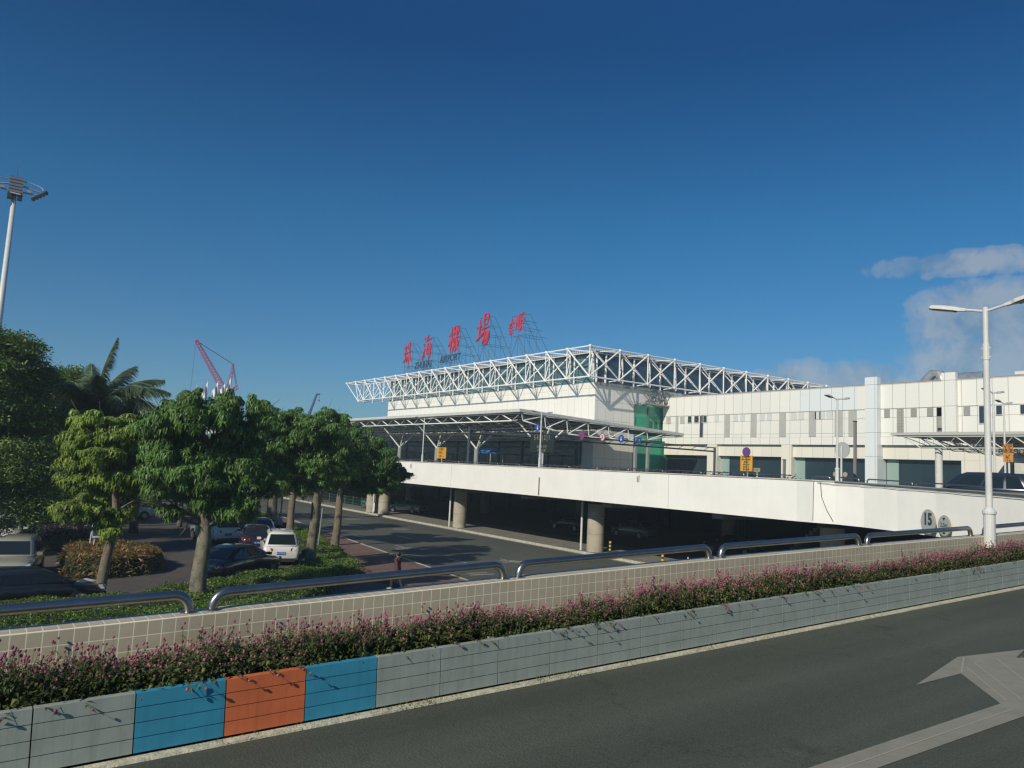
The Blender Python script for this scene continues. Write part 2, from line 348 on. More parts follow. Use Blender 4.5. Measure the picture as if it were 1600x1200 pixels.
# ------------------------------------------------------------------ the ramp the photograph is taken from
def zr(x): return 3.73 + 0.033*x
def slab(g, x0, x1, y0, y1, zb, dz=0.0): 
    return g.hexa([(x0,y0,zb),(x1,y0,zb),(x1,y1,zb),(x0,y1,zb)], [(x0,y0,zr(x0)+dz),(x1,y0,zr(x1)+dz),(x1,y1,zr(x1)+dz),(x0,y1,zr(x0)+dz)])
g = MB(); slab(g, -60, 27.5, -9, 6.2, -0.02, -0.02)
tag(g.build('ramp_embankment', M_conc), kind='structure')
g = MB(); g.quad((-60,-9,zr(-60)),(27.5,-9,zr(27.5)),(27.5,5.4,zr(27.5)),(-60,5.4,zr(-60)))
tag(g.build('ramp_road', M_road), kind='structure')
ARW = [(4.57,3.02),(7.07,2.94),(7.72,3.54),(6.98,3.58),(8.33,3.85),(9.30,3.62),(8.84,3.50),(8.9,3.15),(8.2,2.72),(6.89,2.70),(4.96,2.78),(3.2,2.84),(3.2,3.06)]
g = MB()
def rz_(x, y): return (x, y, zr(x)+0.004)
g.quad(*[rz_(*p) for p in ((3.0,3.07),(3.0,2.85),(4.96,2.78),(6.89,2.70),(7.07,2.94),(4.57,3.02))])
g.quad(*[rz_(*p) for p in ((7.07,2.94),(6.89,2.70),(8.2,2.66),(9.1,2.95),(8.84,3.52),(9.3,3.62),(8.33,3.85),(7.72,3.54))])
g.quad(*[rz_(*p) for p in ((6.98,3.58),(7.72,3.54),(8.33,3.85))])
ar = g.build('lane_arrow', M_arrow); tag(ar, kind='structure')
g = MB()
def stripe(a, c, w=.006):
    A, B_ = Vector((*a,0)), Vector((*c,0)); e = (B_-A).normalized(); n = Vector((-e.y, e.x, 0))*w
    g.quad(*[(p.x, p.y, zr(p.x)+.0065) for p in (A-n, B_-n, B_+n, A+n)])
for a, c in (((3.0,2.96),(7.0,2.82)),((7.2,2.95),(8.0,3.62)),((7.35,2.90),(8.25,3.66)),((7.6,2.80),(8.6,3.60)),((7.95,2.76),(8.9,3.5)),((7.75,3.55),(8.35,3.80))): stripe(a, c)
tag(g.build('arrow_seams', mat('seam_paint', (.34,.32,.25), .7)), kind='structure')
g = MB(); 
for i in range(60):
    x0 = -8+i*0.592; g.hexa([(x0,5.335,zr(x0)-.01),(x0+.592,5.335,zr(x0+.59)-.01),(x0+.592,5.41,zr(x0+.59)-.01),(x0,5.41,zr(x0)-.01)],
        [(x0,5.345+random.Random(i).uniform(-.006,.006),zr(x0)+.012),(x0+.592,5.345+random.Random(i+1).uniform(-.006,.006),zr(x0+.59)+.012),(x0+.592,5.41,zr(x0+.59)+.02),(x0,5.41,zr(x0)+.02)])
tag(g.build('ramp_kerb', mat('pale_cement', (0.48,0.455,0.33), 0.9, var=0.35, vscale=14, bump=0.5, bscale=60)), kind='structure')
# tiled parapet wall beside the ramp
TOP = [(-30,3.55),(-6,4.27),(.55,4.475),(1.57,4.515),(4.22,4.63),(7.11,4.735),(10.16,4.825),(15.5,4.965),(27,5.35)]
def wt_(x): return float(np.interp(x, [a for a,_ in TOP], [b for _,b in TOP]))
def wall_mesh():
    pts = [(x, 6.0, wt_(x)) for x in [-30,-6,.55,1.57,4.22,7.11,10.16,13,15.5,20,27.1]]
    vs, fs, uvs, ms = [], [], [], []
    L = 0; prev = None
    for i, (x, y, z) in enumerate(pts):
        d = Vector((pts[min(i+1,len(pts)-1)][0]-pts[max(i-1,0)][0], pts[min(i+1,len(pts)-1)][1]-pts[max(i-1,0)][1])).normalized()
        nrm = Vector((-d.y, d.x)); 
        if prev: L += math.hypot(x-prev[0], y-prev[1])
        prev = (x, y); T = 0.215
        for k, (o, zz) in enumerate(((0, z-1.1), (0, z-.006), (.006, z), (T-.006, z), (T, z-.006), (T, z-1.6))): vs.append((x+nrm.x*o, y+nrm.y*o, zz)); uvs.append((L-0.03, [-1.1,-0.0,0.004,T,T+.01,T+1.6][k]))
    n = 6
    for i in range(len(pts)-1):
        for k in range(5): fs.append((i*n+k, (i+1)*n+k, (i+1)*n+k+1, i*n+k+1))
    me = bpy.data.meshes.new('tiled_parapet_wall'); me.from_pydata(vs, [], fs)
    ul = me.uv_layers.new(name='UVMap')
    for lp in me.loops: ul.data[lp.index].uv = uvs[lp.vertex_index]
    me.materials.append(gridmat('beige_tiles', (0.47,0.405,0.285), (0.43,0.37,0.265), (0.76,0.70,0.52), 'XY', 0.0915, 0.0992, 0.0040, rough=0.5, uv=True, dirt=0.16, bump=0.8))
    o = bpy.data.objects.new('tiled_parapet_wall', me); C.objects.link(o); return o
tag(wall_mesh(), 'long beige tiled parapet wall with pale grout lines beside the ramp road', 'wall')
# ------------------------------------------------------------------ steel rails
def rail(name, ax, a0, a1, perp, zf, label, group, h=0.13, r=0.037, bend=0.11, n=12):
    def P(a, z): return (a, perp, z) if ax == 'x' else (perp(a) if callable(perp) else perp, a, z)
    def pth():
        out = [P(a0, zf(a0)-.01)]
        for k in range(7): t = R_(90*k/6); out.append(P(a0+bend*(1-math.cos(t)), zf(a0)+h-bend+bend*math.sin(t)))
        for k in range(6,-1,-1): t = R_(90*k/6); out.append(P(a1-bend*(1-math.cos(t)), zf(a1)+h-bend+bend*math.sin(t)))
        out.append(P(a1, zf(a1)-.01)); return out
    t = thing(name, label, 'railing', P((a0+a1)/2, zf((a0+a1)/2)), 0, group)
    b = MB(); b.path(pth(), r, n); b.build('handrail_tube', M_steel, t, smooth=True)
    for a in (a0, a1): f = MB(); q = P(a, zf(a)); f.lathe((q[0], q[1], q[2]-.005), [(r*1.7, 0), (r*1.7, .012), (r*1.1, .02)], 14); f.build('flange', M_steel, t)
    return t
rl = ['leftmost steel tube rail on the tiled wall, cut by the left edge', 'steel tube rail on the tiled wall in front of the hedge trees and parked cars', 'steel tube rail on the tiled wall below the brown-clad walker and first pier',
      'steel tube rail on the tiled wall under the low end of the white viaduct', 'steel tube rail on the tiled wall crossing the round 15 sign', 'rightmost steel tube rail on the tiled wall, beyond the tall lamp post']
for (a, b), l in zip(((-2.6,1.43),(1.60,4.27),(4.45,7.21),(7.42,10.38),(10.59,13.73),(14.22,17.2)), rl):
    rail('steel_rail', 'x', a, b, 6.11, wt_, l, 'steel rails on the tiled ramp wall', n=18)
# ------------------------------------------------------------------ planter boxes
def planter(col, name):
    m = painted('planter_'+name, col, 0.20, 6.0, 0.86)
    t = thing('planter_box', '', 'planter')
    b = MB(); w = 0.548
    for k in range(4):
        z0 = 0.035+k*0.0935
        b.hexa([(0.003,0.004,z0+.002),(w,0.004,z0+.002),(w,0.03,z0),(0.003,0.03,z0)], [(0.003,0.004,z0+.0885),(w,0.004,z0+.0885),(w,0.03,z0+.091),(0.003,0.03,z0+.091)])
    b.box(0.004,w-.001,0.012,0.035,0.036,0.40); b.box(0.003,w,0.031,0.05,0.03,0.408)
    b.box(0.003,0.02,0.05,0.5,0.03,0.40); b.box(w-.02,w,0.05,0.5,0.03,0.40); b.box(0.003,w,0.5,0.52,0.03,0.40)
    b.build('panel', m, t, world=False)
    s = MB(); s.box(0.021,w-.021,0.051,0.499,0.05,0.36); s.build('soil', mat('soil', (0.05,0.035,0.022), 0.95, var=0.4, vscale=20, bump=0.8), t, world=False)
    return t
pg = planter((0.29,0.325,0.285), 'grey'); pb = planter((0.030,0.245,0.37), 'blue'); po = planter((0.56,0.135,0.045), 'orange')
used = set(); GP = 'planter boxes edging the ramp road'
for i in range(-8, 32):
    x = 1.01 + 0.5525*i
    src, lab = (pb, 'blue slatted planter box to the left of the orange one') if i == 0 else (po, 'orange slatted planter box between two blue ones') if i == 1 else \
        (pb, 'blue slatted planter box to the right of the orange one') if i == 2 else \
        (pg, 'grey slatted planter box left of the coloured boxes') if i < 0 else (pg, 'grey slatted planter box in the long row right of the coloured boxes')
    loc = (x, 5.4, zr(x)); rot = (0, -math.atan(0.033), 0)
    if src.name in used: o = dup(src, loc)
    else: o = src; o.location = loc; used.add(src.name)
    o.rotation_euler = rot; o['label'] = lab; o['group'] = GP
# ------------------------------------------------------------------ flowering plants in the boxes
L_green = leafmat('flower_leaf', (0.055,0.080,0.028), (0.150,0.175,0.055), 0.35)
L_yell = leafmat('yellow_leaf', (0.16,0.17,0.035), (0.22,0.20,0.05), 0.4)
M_flow = leafmat('flower_head_pink', (0.16,0.042,0.070), (0.36,0.115,0.165), 0.15, 0.8)
M_stem = mat('flower_stem', (0.07,0.09,0.035), 0.8)
def leaf_geo(mb, base, d, L, w, droop, up=Vector((0,0,1))):
    d = d.normalized(); s = d.cross(up)
    if s.length < 1e-3: s = Vector((1,0,0))
    s.normalize(); n = s.cross(d)
    p1 = base + d*L*.45 + n*L*.06; tip = base + d*L - Vector((0,0,1))*L*droop
    o = [base, p1 + s*w*.5 + n*w*.12, tip, p1 - s*w*.5 + n*w*.12, p1]
    mb.add(o, [(0,4,2,1),(0,3,2,4)])
def make_plant(seed, tall=1.0, lean=0.0):
    r = random.Random(seed); t = thing('flowering_plant', '', 'plant')
    lv, st, fl, ye = MB(), MB(), MB(), MB(); nd = 2 if seed % 3 == 0 else 0
    for s in range(26):
        a = r.uniform(0, 6.283); rad = r.uniform(0.02, .17); h = r.uniform(.07, .21)*tall
        b = Vector((r.uniform(-.09,.09), r.uniform(-.10,.10), 0)); 
        tip = Vector((b.x+math.cos(a)*rad, max(-.135, b.y+math.sin(a)*rad*.9), h))
        if s < nd: tip = Vector((b.x+math.cos(a)*.16, -.22-r.uniform(0,.07), r.uniform(-.04,.05)))
        mid = (b+tip)/2 + Vector((0,0,.05+.03*(s<nd)))
        st.path([b, mid, tip], [.0028,.002,.0014], 3, cap=False)
        for q in range(13):
            f = (q+r.random())/13; p = b.lerp(mid, f*2) if f < .5 else mid.lerp(tip, f*2-1)
            an = r.uniform(0, 6.283); L = r.uniform(.034,.062)*(1.2-.5*f)
            leaf_geo(lv, p, Vector((math.cos(an), math.sin(an), r.uniform(-.3,.6))), L, L*r.uniform(.34,.5), r.uniform(.1,.6))
        nh = 1 if r.random() < .6 else 2
        for q in range(nh):
            dr = Vector((r.uniform(-.35,.35), r.uniform(-.45,.15), 1)).normalized(); ln = r.uniform(.02,.075)*tall
            e = tip + dr*ln*(1 if s >= nd else .3)
            st.tube(tip, e, .0012, n=3, cap=False); fl.ball(e, r.uniform(.0070,.0105), 6, 4, r.uniform(1,1.25))
    for q in range(9):
        a = r.uniform(0, 6.283); p = Vector((r.uniform(-.2,.2), r.uniform(-.17,.18), r.uniform(.0,.12)))
        leaf_geo(ye, p, Vector((math.cos(a), math.sin(a), .2)), r.uniform(.05,.075), .024, .6)
    for q in range(120):   # low leaves that fill the box
        a = r.uniform(0, 6.283); p = Vector((r.uniform(-.16,.16), r.uniform(-.17,.20), r.uniform(-.01,.16)))
        leaf_geo(lv, p, Vector((math.cos(a), math.sin(a), r.uniform(-.1,.9))), r.uniform(.035,.06), .021, .4)
    lv.build('foliage', L_green, t, world=False); ye.build('yellowed_leaves', L_yell, t, world=False)
    st.build('stems', M_stem, t, world=False); fl.build('flower_heads', M_flow, t, world=False, smooth=True)
    return t
protos = [make_plant(11+i, tall=(1.0,1.15,.85,1.05,.95,1.2,.9,1.0)[i]) for i in range(8)]
rr = random.Random(5); x = -1.5; i = 0
FL = 'pink-flowered plant with globe heads in the row of planter boxes'
while x < 18.6:
    for yy in (5.60, 5.76):
        xx = x + rr.uniform(-.05,.05); p = protos[i % 8] if i < 8 else protos[rr.randrange(8)]
        loc = (xx, yy+rr.uniform(-.03,.03), zr(xx)+.37); rz = rr.uniform(-.25,.25)
        if i < 8: p.location = loc; p.rotation_euler = (0,0,rz); p['label'] = FL; p['group'] = 'flowering plants along the ramp'; o = p
        else: o = dup(p, loc, rz, FL)
        k = rr.uniform(.72,1.12)*(1+.18*math.sin(xx*1.7)*math.cos(xx*.63)); o.scale = (1, 1, k)
        i += 1
    x += 0.205
# weeds at the kerb
L_weed = leafmat('weed_leaf', (0.10,0.12,0.03), (0.20,0.19,0.07), 0.3)
w = MB(); rr = random.Random(8)
for cx, n, sp in ((3.0,120,.35),(4.35,110,.45),(5.2,25,.3),(6.3,50,.35),(7.3,40,.4),(2.2,20,.4),(9.2,30,.5),(1.7,12,.3)):
    for k in range(n):
        px = rr.gauss(cx, sp*.5); py = 5.33+rr.gauss(0,.03); a = rr.uniform(0, 6.283)
        leaf_geo(w, Vector((px, py, zr(px)+.03)), Vector((math.cos(a)*.8, math.sin(a)*.8, rr.uniform(.3,1.4))), rr.uniform(.02,.06), .006, .2)
tag(w.build('kerb_weeds', L_weed), 'thin dry weeds growing in the kerb joint below the planters', 'weeds', kind='stuff')
# ------------------------------------------------------------------ twin-head street lamp
def lamp(loc, rz, label, H=4.0, arm=0.95, base=True, tilt=0.20, s=1.0, group='white twin-head street lamps', heads=(1,-1)):
    """arms run along local x"""
    t = thing('street_lamp', label, 'street lamp', loc, rz, group)
    b = MB(); b.lathe((0,0,0), [(.052*s,.0),(.050*s,H*.80),(.044*s,H*.80),(.044*s,H)], 14); b.build('pole', M_wpaint, t, smooth=False, world=False)
    b = MB(); b.lathe((0,0,0), [(.092*s,0),(.088*s,.55),(.105*s,.56),(.105*s,.60),(.058*s,.66)], 14); b.build('base_sleeve', M_wpaint, t, world=False)
    b = MB(); b.lathe((0,0,H*.80), [(.058*s,-.10),(.058*s,.18)], 14)
    for z in (-.06,.10): b.box(-.08*s,.08*s,-.008,.008,H*.80+z,H*.80+z+.016)
    b.build('collar', M_wpaint, t, world=False)
    for sg in heads:
        b = MB(); p0 = Vector((0,0,H-.07)); p1 = Vector((sg*.42*arm, 0, H-.07+.42*arm*tilt*1.0)); b.tube(p0, p1, .024, .022, 8); a = b.build('arm', M_wpaint, t, world=False)
        h = MB(); L = .60*arm; dx = Vector((sg*math.cos(tilt), 0, math.sin(tilt))); up = Vector((-sg*math.sin(tilt), 0, math.cos(tilt))); sd_ = Vector((0,1,0))
        def P(a_, b_, c_): return p1 + dx*a_ + sd_*b_ + up*c_
        lo = [P(0,-.03,-.03),P(L,-.075,-.03),P(L,.075,-.03),P(0,.03,-.03)] ; 
        prof = [(-.08,.035,-.02,.03),(.03,.045,-.03,.035),(.10,.085,-.03,.045),(L*.55,.105,-.03,.05),(L*.92,.095,-.03,.04),(L,.06,-.025,.02)]
        vs = []
        for (a_, hw, z0, z1) in prof: vs += [P(a_,-hw,z0),P(a_,hw,z0),P(a_,hw*.9,z1*.7),P(a_,hw*.4,z1),P(a_,-hw*.4,z1),P(a_,-hw*.9,z1*.7)]
        fs = [(j*6+k, j*6+(k+1)%6, (j+1)*6+(k+1)%6, (j+1)*6+k) for j in range(len(prof)-1) for k in range(6)] + [tuple(range(5,-1,-1)), tuple(range(30,36))]
        h.add(vs, fs); ho = h.build('lamp_head', M_wpaint, a, world=False)
        l = MB(); l.hexa([P(.12,-.075,-.05),P(L*.95,-.075,-.05),P(L*.95,.075,-.05),P(.12,.075,-.05)],[P(.10,-.085,-.029),P(L*.97,-.085,-.029),P(L*.97,.085,-.029),P(.10,.085,-.029)])
        l.build('lens', mat('lamp_lens', (0.05,0.06,0.075), 0.25), ho if False else a, world=False)
    return t
lamp((14.0,5.93,4.74), math.pi/2, 'tall white twin-head street lamp standing at the tiled ramp wall among the flowers', H=4.08, arm=.92, tilt=.22)
# ------------------------------------------------------------------ viaduct
XF, XW = 33.2, 32.8
via = thing('viaduct', 'long white-painted elevated departure road on thick round piers', 'viaduct', (XF, 60, 0))
def topz(y): return float(np.interp(y, [8,13,20.7,23,150], [5.42,5.57,5.71,5.715,5.74]))
def botz(y): return float(np.interp(y, [6,12,16,21,23,150], [3.5,3.64,3.71,3.76,3.72,3.74]))
b = MB(); ys = [22.9+i*(150-22.9)/12 for i in range(13)]
WL = [(27.25,6.25),(29.0,8.8),(30.5,11.4),(31.5,13.6),(32.35,15.7),(32.9,17.6),(33.22,19.3),(33.2,20.7),(33.0,21.75)]
def wx(y): return float(np.interp(y, [b_ for _, b_ in WL], [a_ for a_, _ in WL]))
line = WL + [(XF,22.75)] + [(XF,y) for y in ys[1:]]
T = 0.24; vs = []; fs = []
for (x, y) in line: z0, z1 = botz(y), topz(y); vs += [(x,y,z0),(x,y,z1),(x+T,y,z1),(x+T,y,z0)]
for i in range(len(line)-1):
    for k in range(4): fs.append((i*4+k, i*4+(k+1)%4, (i+1)*4+(k+1)%4, (i+1)*4+k))
fs += [(3,2,1,0), tuple(range(len(vs)-4, len(vs)))]
b.add(vs, fs); pw = b.build('parapet_wall', M_white, via)
b = MB(); vs = []; fs = []
for (x, y) in line: z1 = topz(y); vs += [(x-.05,y,z1+.003),(x-.05,y,z1+.06),(x+T+.03,y,z1+.06),(x+T+.03,y,z1+.003)]
for i in range(len(line)-1):
    for k in range(4): fs.append((i*4+k, i*4+(k+1)%4, (i+1)*4+(k+1)%4, (i+1)*4+k))
fs += [(3,2,1,0), tuple(range(len(vs)-4, len(vs)))]
b.add(vs, fs); b.build('coping', painted('coping_paint', (0.46,0.46,0.42), .3), pw)
b = MB(); rr = random.Random(3)   # conduit looping along the wall top of the near stretch
pts = [(wx(y)-.075, y, topz(y)-.06-.025*abs(math.sin(y*1.9))-(.02 if int(y)%3 else 0)) for y in np.arange(11.7, 21.8, .35)]
b.path(pts, .013, 5); b.path([(wx(y)-.085,y,topz(y)+.035) for y in (8.8,11.4,13.6,15.7,17.6,19.3,20.7)], .032, 8)
b.build('conduit', mat('grey_conduit', (0.22,0.22,0.20), 0.6), pw)
WC = 33.08
b = MB(); b.path([(WC+.05,21.4,5.72),(WC-.06,21.35,5.66),(WC-.06,21.3,5.0),(WC-.03,21.05,4.4),(WC+.02,20.75,3.9)], .014, 5)
b.path([(33.0-.025,21.68,5.7),(33.0-.022,21.70,5.2),(33.0-.022,21.72,3.85)], .012, 5)
b.build('hanging_cable', mat('black_cable', (0.04,0.04,0.035), 0.6), pw)
for y_ in (31.2, 55.9, 68.4): b = MB(); b.box(XF-.004,XF+.01,y_,y_+.025,3.76,5.68); b.build('expansion_joint', mat('joint_grey', (0.34,0.33,0.29), .9), pw)
b = MB(); b.box(XF-.012,XF+.01,43.55,43.68,3.78,5.05); b.build('rust_stained_joint', mat('rusty_joint', (0.17,0.13,0.085), 0.9, var=.6, vscale=8), pw)
for y in (33.6, 63.1):
    b = MB(); b.path([(XF-.04,y,5.56),(XF-.06,y,5.50),(XF-.06,y,5.22),(XF-.04,y+.12,5.16),(XF-.06,y+.14,5.22),(XF-.06,y+.14,5.5)], .014, 5); b.build('bracket', mat('black_cable', (0,0,0)), pw)
b = MB(); b.box(XF+.245, 67.5, 23, 150, 4.0, 4.7); 
PG = [(a_+.25, b_) for a_, b_ in WL]+[(XF+.25,22.9),(67,22.9),(67,-12),(27.5,-12)]; b.prism(PG, lambda a_, c_, d_: (a_, c_, d_), 4.0, 4.69)
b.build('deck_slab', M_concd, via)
b = MB()
for y in range(28, 150, 9): b.box(XF+.5, 66, y-.4, y+.4, 3.4, 3.99)
b.box(XF+.245,XF+1.5,23,150,3.735,3.995)
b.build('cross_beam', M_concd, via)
b = MB(); b.quad((XF+.25,22.9,4.705),(67,22.9,4.705),(67,148,4.705),(XF+.25,148,4.705)); b.add([(a_,b_,4.705) for a_, b_ in PG], [tuple(range(len(PG)))]); b.build('deck_road_surface', M_road2, via)
M_pier = gridmat('pier_concrete', (0.42,0.375,0.285), (0.39,0.35,0.27), (0.19,0.17,0.13), 'YZ', 9.0, 1.22, 0.012, rough=0.85, dirt=0.3, bump=0.2, off=(0,-0.15))
for (x, y) in ((35.85,40.4),(35.85,58.5),(35.75,73.6),(35.75,76.6),(36.0,22.6),(36.0,93),(36.0,112),(50,40.4),(50,58.5),(50,76),(50,23),(50,95),(64,40.4),(64,58.5),(64,76),(64,23)):
    b = MB(); b.lathe((x,y,0), [(.585,.0),(.585,3.38),(.60,3.4)], 28); b.build('pier', M_pier, via, smooth=False)
for y in (41.2, 59.25, 75.1):
    b = MB(); b.tube((35.25,y,.16),(35.25,y,3.8),.075,n=10); b.build('drain_pipe', M_wpaint, via)
# rails on the viaduct parapet
y = 23.1; k = 0
while y < 96:
    rail('deck_rail', 'y', y, y+2.7, XF+.12, lambda q: topz(q)+.06, 'thin dark steel rail standing in line on the viaduct parapet below the canopy', 'rails on the viaduct parapet', h=.17, r=.03, n=6)
    y += 2.9; k += 1
for a, c, l in ((21.0,21.85,'short steel rail hoop on the wall right of the yellow notice board'),(19.6,20.75,'second short steel rail hoop on the wall, left of the middle lamp post'),
             (16.9,19.2,'steel rail on the wall top between middle lamp post and dark parked vehicle'),(13.2,16.7,'steel rail on the wall top in front of the dark van on the deck')):
    rail('deck_rail', 'y', a, c, (lambda q: wx(q)+.12), lambda q: topz(q)+.06, l, 'rails on the viaduct parapet', h=.17, r=.03, n=8)
# low hedge boxed behind the parapet
L_hedge = leafmat('hedge_leaf', (0.06,0.12,0.018), (0.14,0.21,0.032), 0.3)
L_hedged = leafmat('deck_hedge_leaf', (0.045,0.045,0.05), (0.10,0.075,0.095), 0.2)
def leaf_cloud(mb, P, rng, L, W, up_bias=0.3, droop=0.3):
    """one folded leaf per point, numpy fast"""
    n = len(P); d = rng.normal(size=(n,3)); d[:,2] = d[:,2]*.7 + up_bias; d /= np.linalg.norm(d,axis=1)[:,None]
    s = np.cross(d, rng.normal(size=(n,3))); s /= np.linalg.norm(s,axis=1)[:,None]
    l = (L*rng.uniform(.7,1.25,n))[:,None]; w = (W*rng.uniform(.7,1.25,n))[:,None]
    mid = P + d*l*.5; tip = P + d*l; tip[:,2] -= (l[:,0]*droop*rng.uniform(.3,1,n))
    V = np.stack([P, mid+s*w*.5, tip, mid-s*w*.5], 1).reshape(-1,3)
    F = np.arange(4*n).reshape(-1,4); return mb.arr(V, F)
rng = np.random.default_rng(4)
P = np.stack([rng.uniform(XF+.32,XF+.75,9000), rng.uniform(23,100,9000), 5.5+rng.beta(2,3,9000)*.55], 1)
b = MB(); leaf_cloud(b, P, rng, .13, .06); b.box(XF+.3,XF+.8,23,100,4.71,5.55)
tag(b.build('parapet_hedge', [L_hedged]), 'low dull purple hedge running behind the viaduct parapet', 'hedge', kind='stuff')
# ------------------------------------------------------------------ terminal hall
M_panY = gridmat('white_panels_front', (0.76,0.745,0.675), (0.73,0.715,0.65), (0.40,0.38,0.32), 'YZ', 1.5, 7.0, 0.02, rough=0.35, off=(0.3,-2.9), bump=0.3)
M_panX = gridmat('white_panels_side', (0.76,0.745,0.675), (0.73,0.715,0.65), (0.38,0.37,0.31), 'XZ', 1.5, 2.6, 0.02, rough=0.35, off=(0.3,0.4), bump=0.3)
M_clY = gridmat('clerestory_glass_front', (0.055,0.13,0.15), (0.045,0.11,0.13), (0.25,0.33,0.34), 'YZ', 2.4, 0.22, 0.012, rough=0.15, bump=0.2)
M_clX = gridmat('clerestory_glass_side_shaded', (0.022,0.062,0.115), (0.018,0.052,0.10), (0.075,0.13,0.17), 'XZ', 2.4, 0.22, 0.010, rough=0.12, bump=0.2)  # same louvred glass as the front, the side's shade put into its colour
M_green = gridmat('green_glass', (0.02,0.34,0.20), (0.018,0.28,0.165), (0.05,0.13,0.095), 'XZ', 2.7, 1.9, 0.02, rough=0.06, off=(-75.5,-.2), bump=0.1)
M_glass = gridmat('dark_glass', (0.020,0.040,0.052), (0.016,0.032,0.044), (0.045,0.06,0.07), 'YZ', 1.9, 4.0, 0.02, rough=0.07, bump=0.1, off=(0.4,-4.7))
M_roofm = mat('roof_metal', (0.48,0.49,0.47), 0.45, 0.0, var=0.1, vscale=2)
BX, BY, BE = 68.2, 77.9, 141.5
hall = thing('terminal_hall', 'big white airport hall with dark louvred clerestory under a white space-frame roof edge', 'building', (BX+20, 110, 4.7))
b = MB().mat(0); b.quad((BX,BY,4.7),(BX,BE,4.7),(BX,BE,17.7),(BX,BY,17.7))     # front
b.mat(1); b.quad((BX,BY,4.7),(BX,BY,17.7),(75.6,BY,17.7),(75.6,BY,4.7)); b.quad((75.6,BY,15.3),(75.6,BY,17.7),(82.4,BY,17.7),(82.4,BY,15.3))
b.mat(2); b.quad((BX,BE,4.7),(132,BE,4.7),(132,BE,17.7),(BX,BE,17.7)); b.quad((BX,BY,17.7),(132,BY,17.7),(132,BE,17.7),(BX,BE,17.7)); b.quad((82.4,BY,4.7),(82.4,BY,17.7),(132,BY,17.7),(132,BY,4.7))
b.quad((132,BY,4.7),(132,BY,17.7),(132,BE,17.7),(132,BE,4.7))
hw = b.build('wall', [M_panY, M_panX, M_roofm], hall)
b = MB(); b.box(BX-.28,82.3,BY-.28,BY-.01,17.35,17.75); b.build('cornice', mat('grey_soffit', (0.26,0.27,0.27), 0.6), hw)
b = MB(); b.box(75.6,82.4,BY-.02,BY+.3,4.7,15.3); b.build('green_glazing', M_green, hall)
b = MB(); b.box(78.15,78.33,BY-.14,BY-.021,4.7,15.2); b.box(75.55,75.7,BY-.10,BY-.021,4.7,15.3); b.build('mullion', mat('green_mullion', (0.07,0.16,0.12), 0.4), hall)
b = MB()
for z in (12.8,):
    for x in (78.6,79.6,80.6): b.box(x,x+.62,BY-.035,BY-.021,z-.7,z+.35)
b.build('vent_window', mat('dark_green_glass', (0.005,0.09,0.055), 0.1), hall)
b = MB().mat(0); b.quad((BX+.05,BY+.05,17.7),(BX+.05,BE,17.7),(BX+.05,BE,21.75),(BX+.05,BY+.05,21.75)); b.mat(1); b.quad((BX+.05,BY+.05,17.7),(BX+.05,BY+.05,21.75),(132,BY+.05,21.75),(132,BY+.05,17.7))
cl = b.build('clerestory', [M_clY, M_clX], hall)
b = MB()
for k in range(17): y = 77.97+4.74*k; b.tube((BX-.16,y-.35,17.7),(BX-.16,y-.35,21.8),.13,n=8); 
for k in range(12): x = 69.2+5.3*k; b.tube((x+.6,BY-.16,17.7),(x+.6,BY-.16,21.8),.15,n=8)
b.build('column', M_truss, hall)
b = MB(); b.hexa([(BX-.45,BY-.45,21.76),(133,BY-.45,21.76),(133,BE,21.76),(BX-.45,BE,21.76)],[(BX-.45,BY-.45,21.9),(133,BY-.45,21.9),(133,BE,21.9),(BX-.45,BE,21.9)])
b.hexa([(BX-.2,BY-.2,21.9),(133,BY-.2,21.9),(133,BE,21.9),(BX-.2,BE,21.9)],[(BX+18,BY+18,23.2),(120,BY+18,23.2),(120,BE-18,23.2),(BX+18,BE-18,23.2)])
rf = b.build('roof', mat('dark_roof_edge', (0.10,0.12,0.15), 0.5), hall)
b = MB()    # the corrugated sheet ends that show as a bright dashed line along the eaves
for i in range(int((BE-BY)/.42)): b.box(BX-.58,BX-.3,BY-.5+i*.42,BY-.5+i*.42+.20,21.93,22.17)
for i in range(int(64/.42)): b.box(BX-.3+i*.42,BX-.3+i*.42+.20,BY-.62,BY-.36,21.93,22.17)
b.build('corrugated_eaves', M_roofm, rf)
# space frame
TX, TY, TZ, LZ, PY, PX = 65.0, 75.6, 22.05, 18.0, 4.74, 5.35
def node_mb(pts, r): 
    b = MB()
    for p in pts: b.ball(p, r, 8, 6)
    return b
nf, ns = 18, 12
top = [(TX, TY+PY*k, TZ) for k in range(nf)]; bot = [(TX, TY+PY*k, LZ) for k in range(nf-1)]; bot[-1] = (TX, 149.2, 17.8)
inn = [(TX+2.55, TY+PY*(k+.5), TZ-.3) for k in range(nf-1)]
tops = [(TX+PX*k, TY, TZ) for k in range(ns+1)]; bots = [(TX+PX*k, TY, LZ) for k in range(ns+1)]; inns = [(TX+PX*(k+.5), TY+2.3, TZ-.3) for k in range(ns)]
r1, r2 = .105, .08
b = MB()
for L in (top, bot, tops, bots):
    for a, c in zip(L, L[1:]): b.tube(a, c, r1, n=8, cap=False)
for L in (inn, inns):
    for a, c in zip(L, L[1:]): b.tube(a, c, r2, n=6, cap=False)
b.build('chord', M_truss, hall, smooth=True)
b = MB()
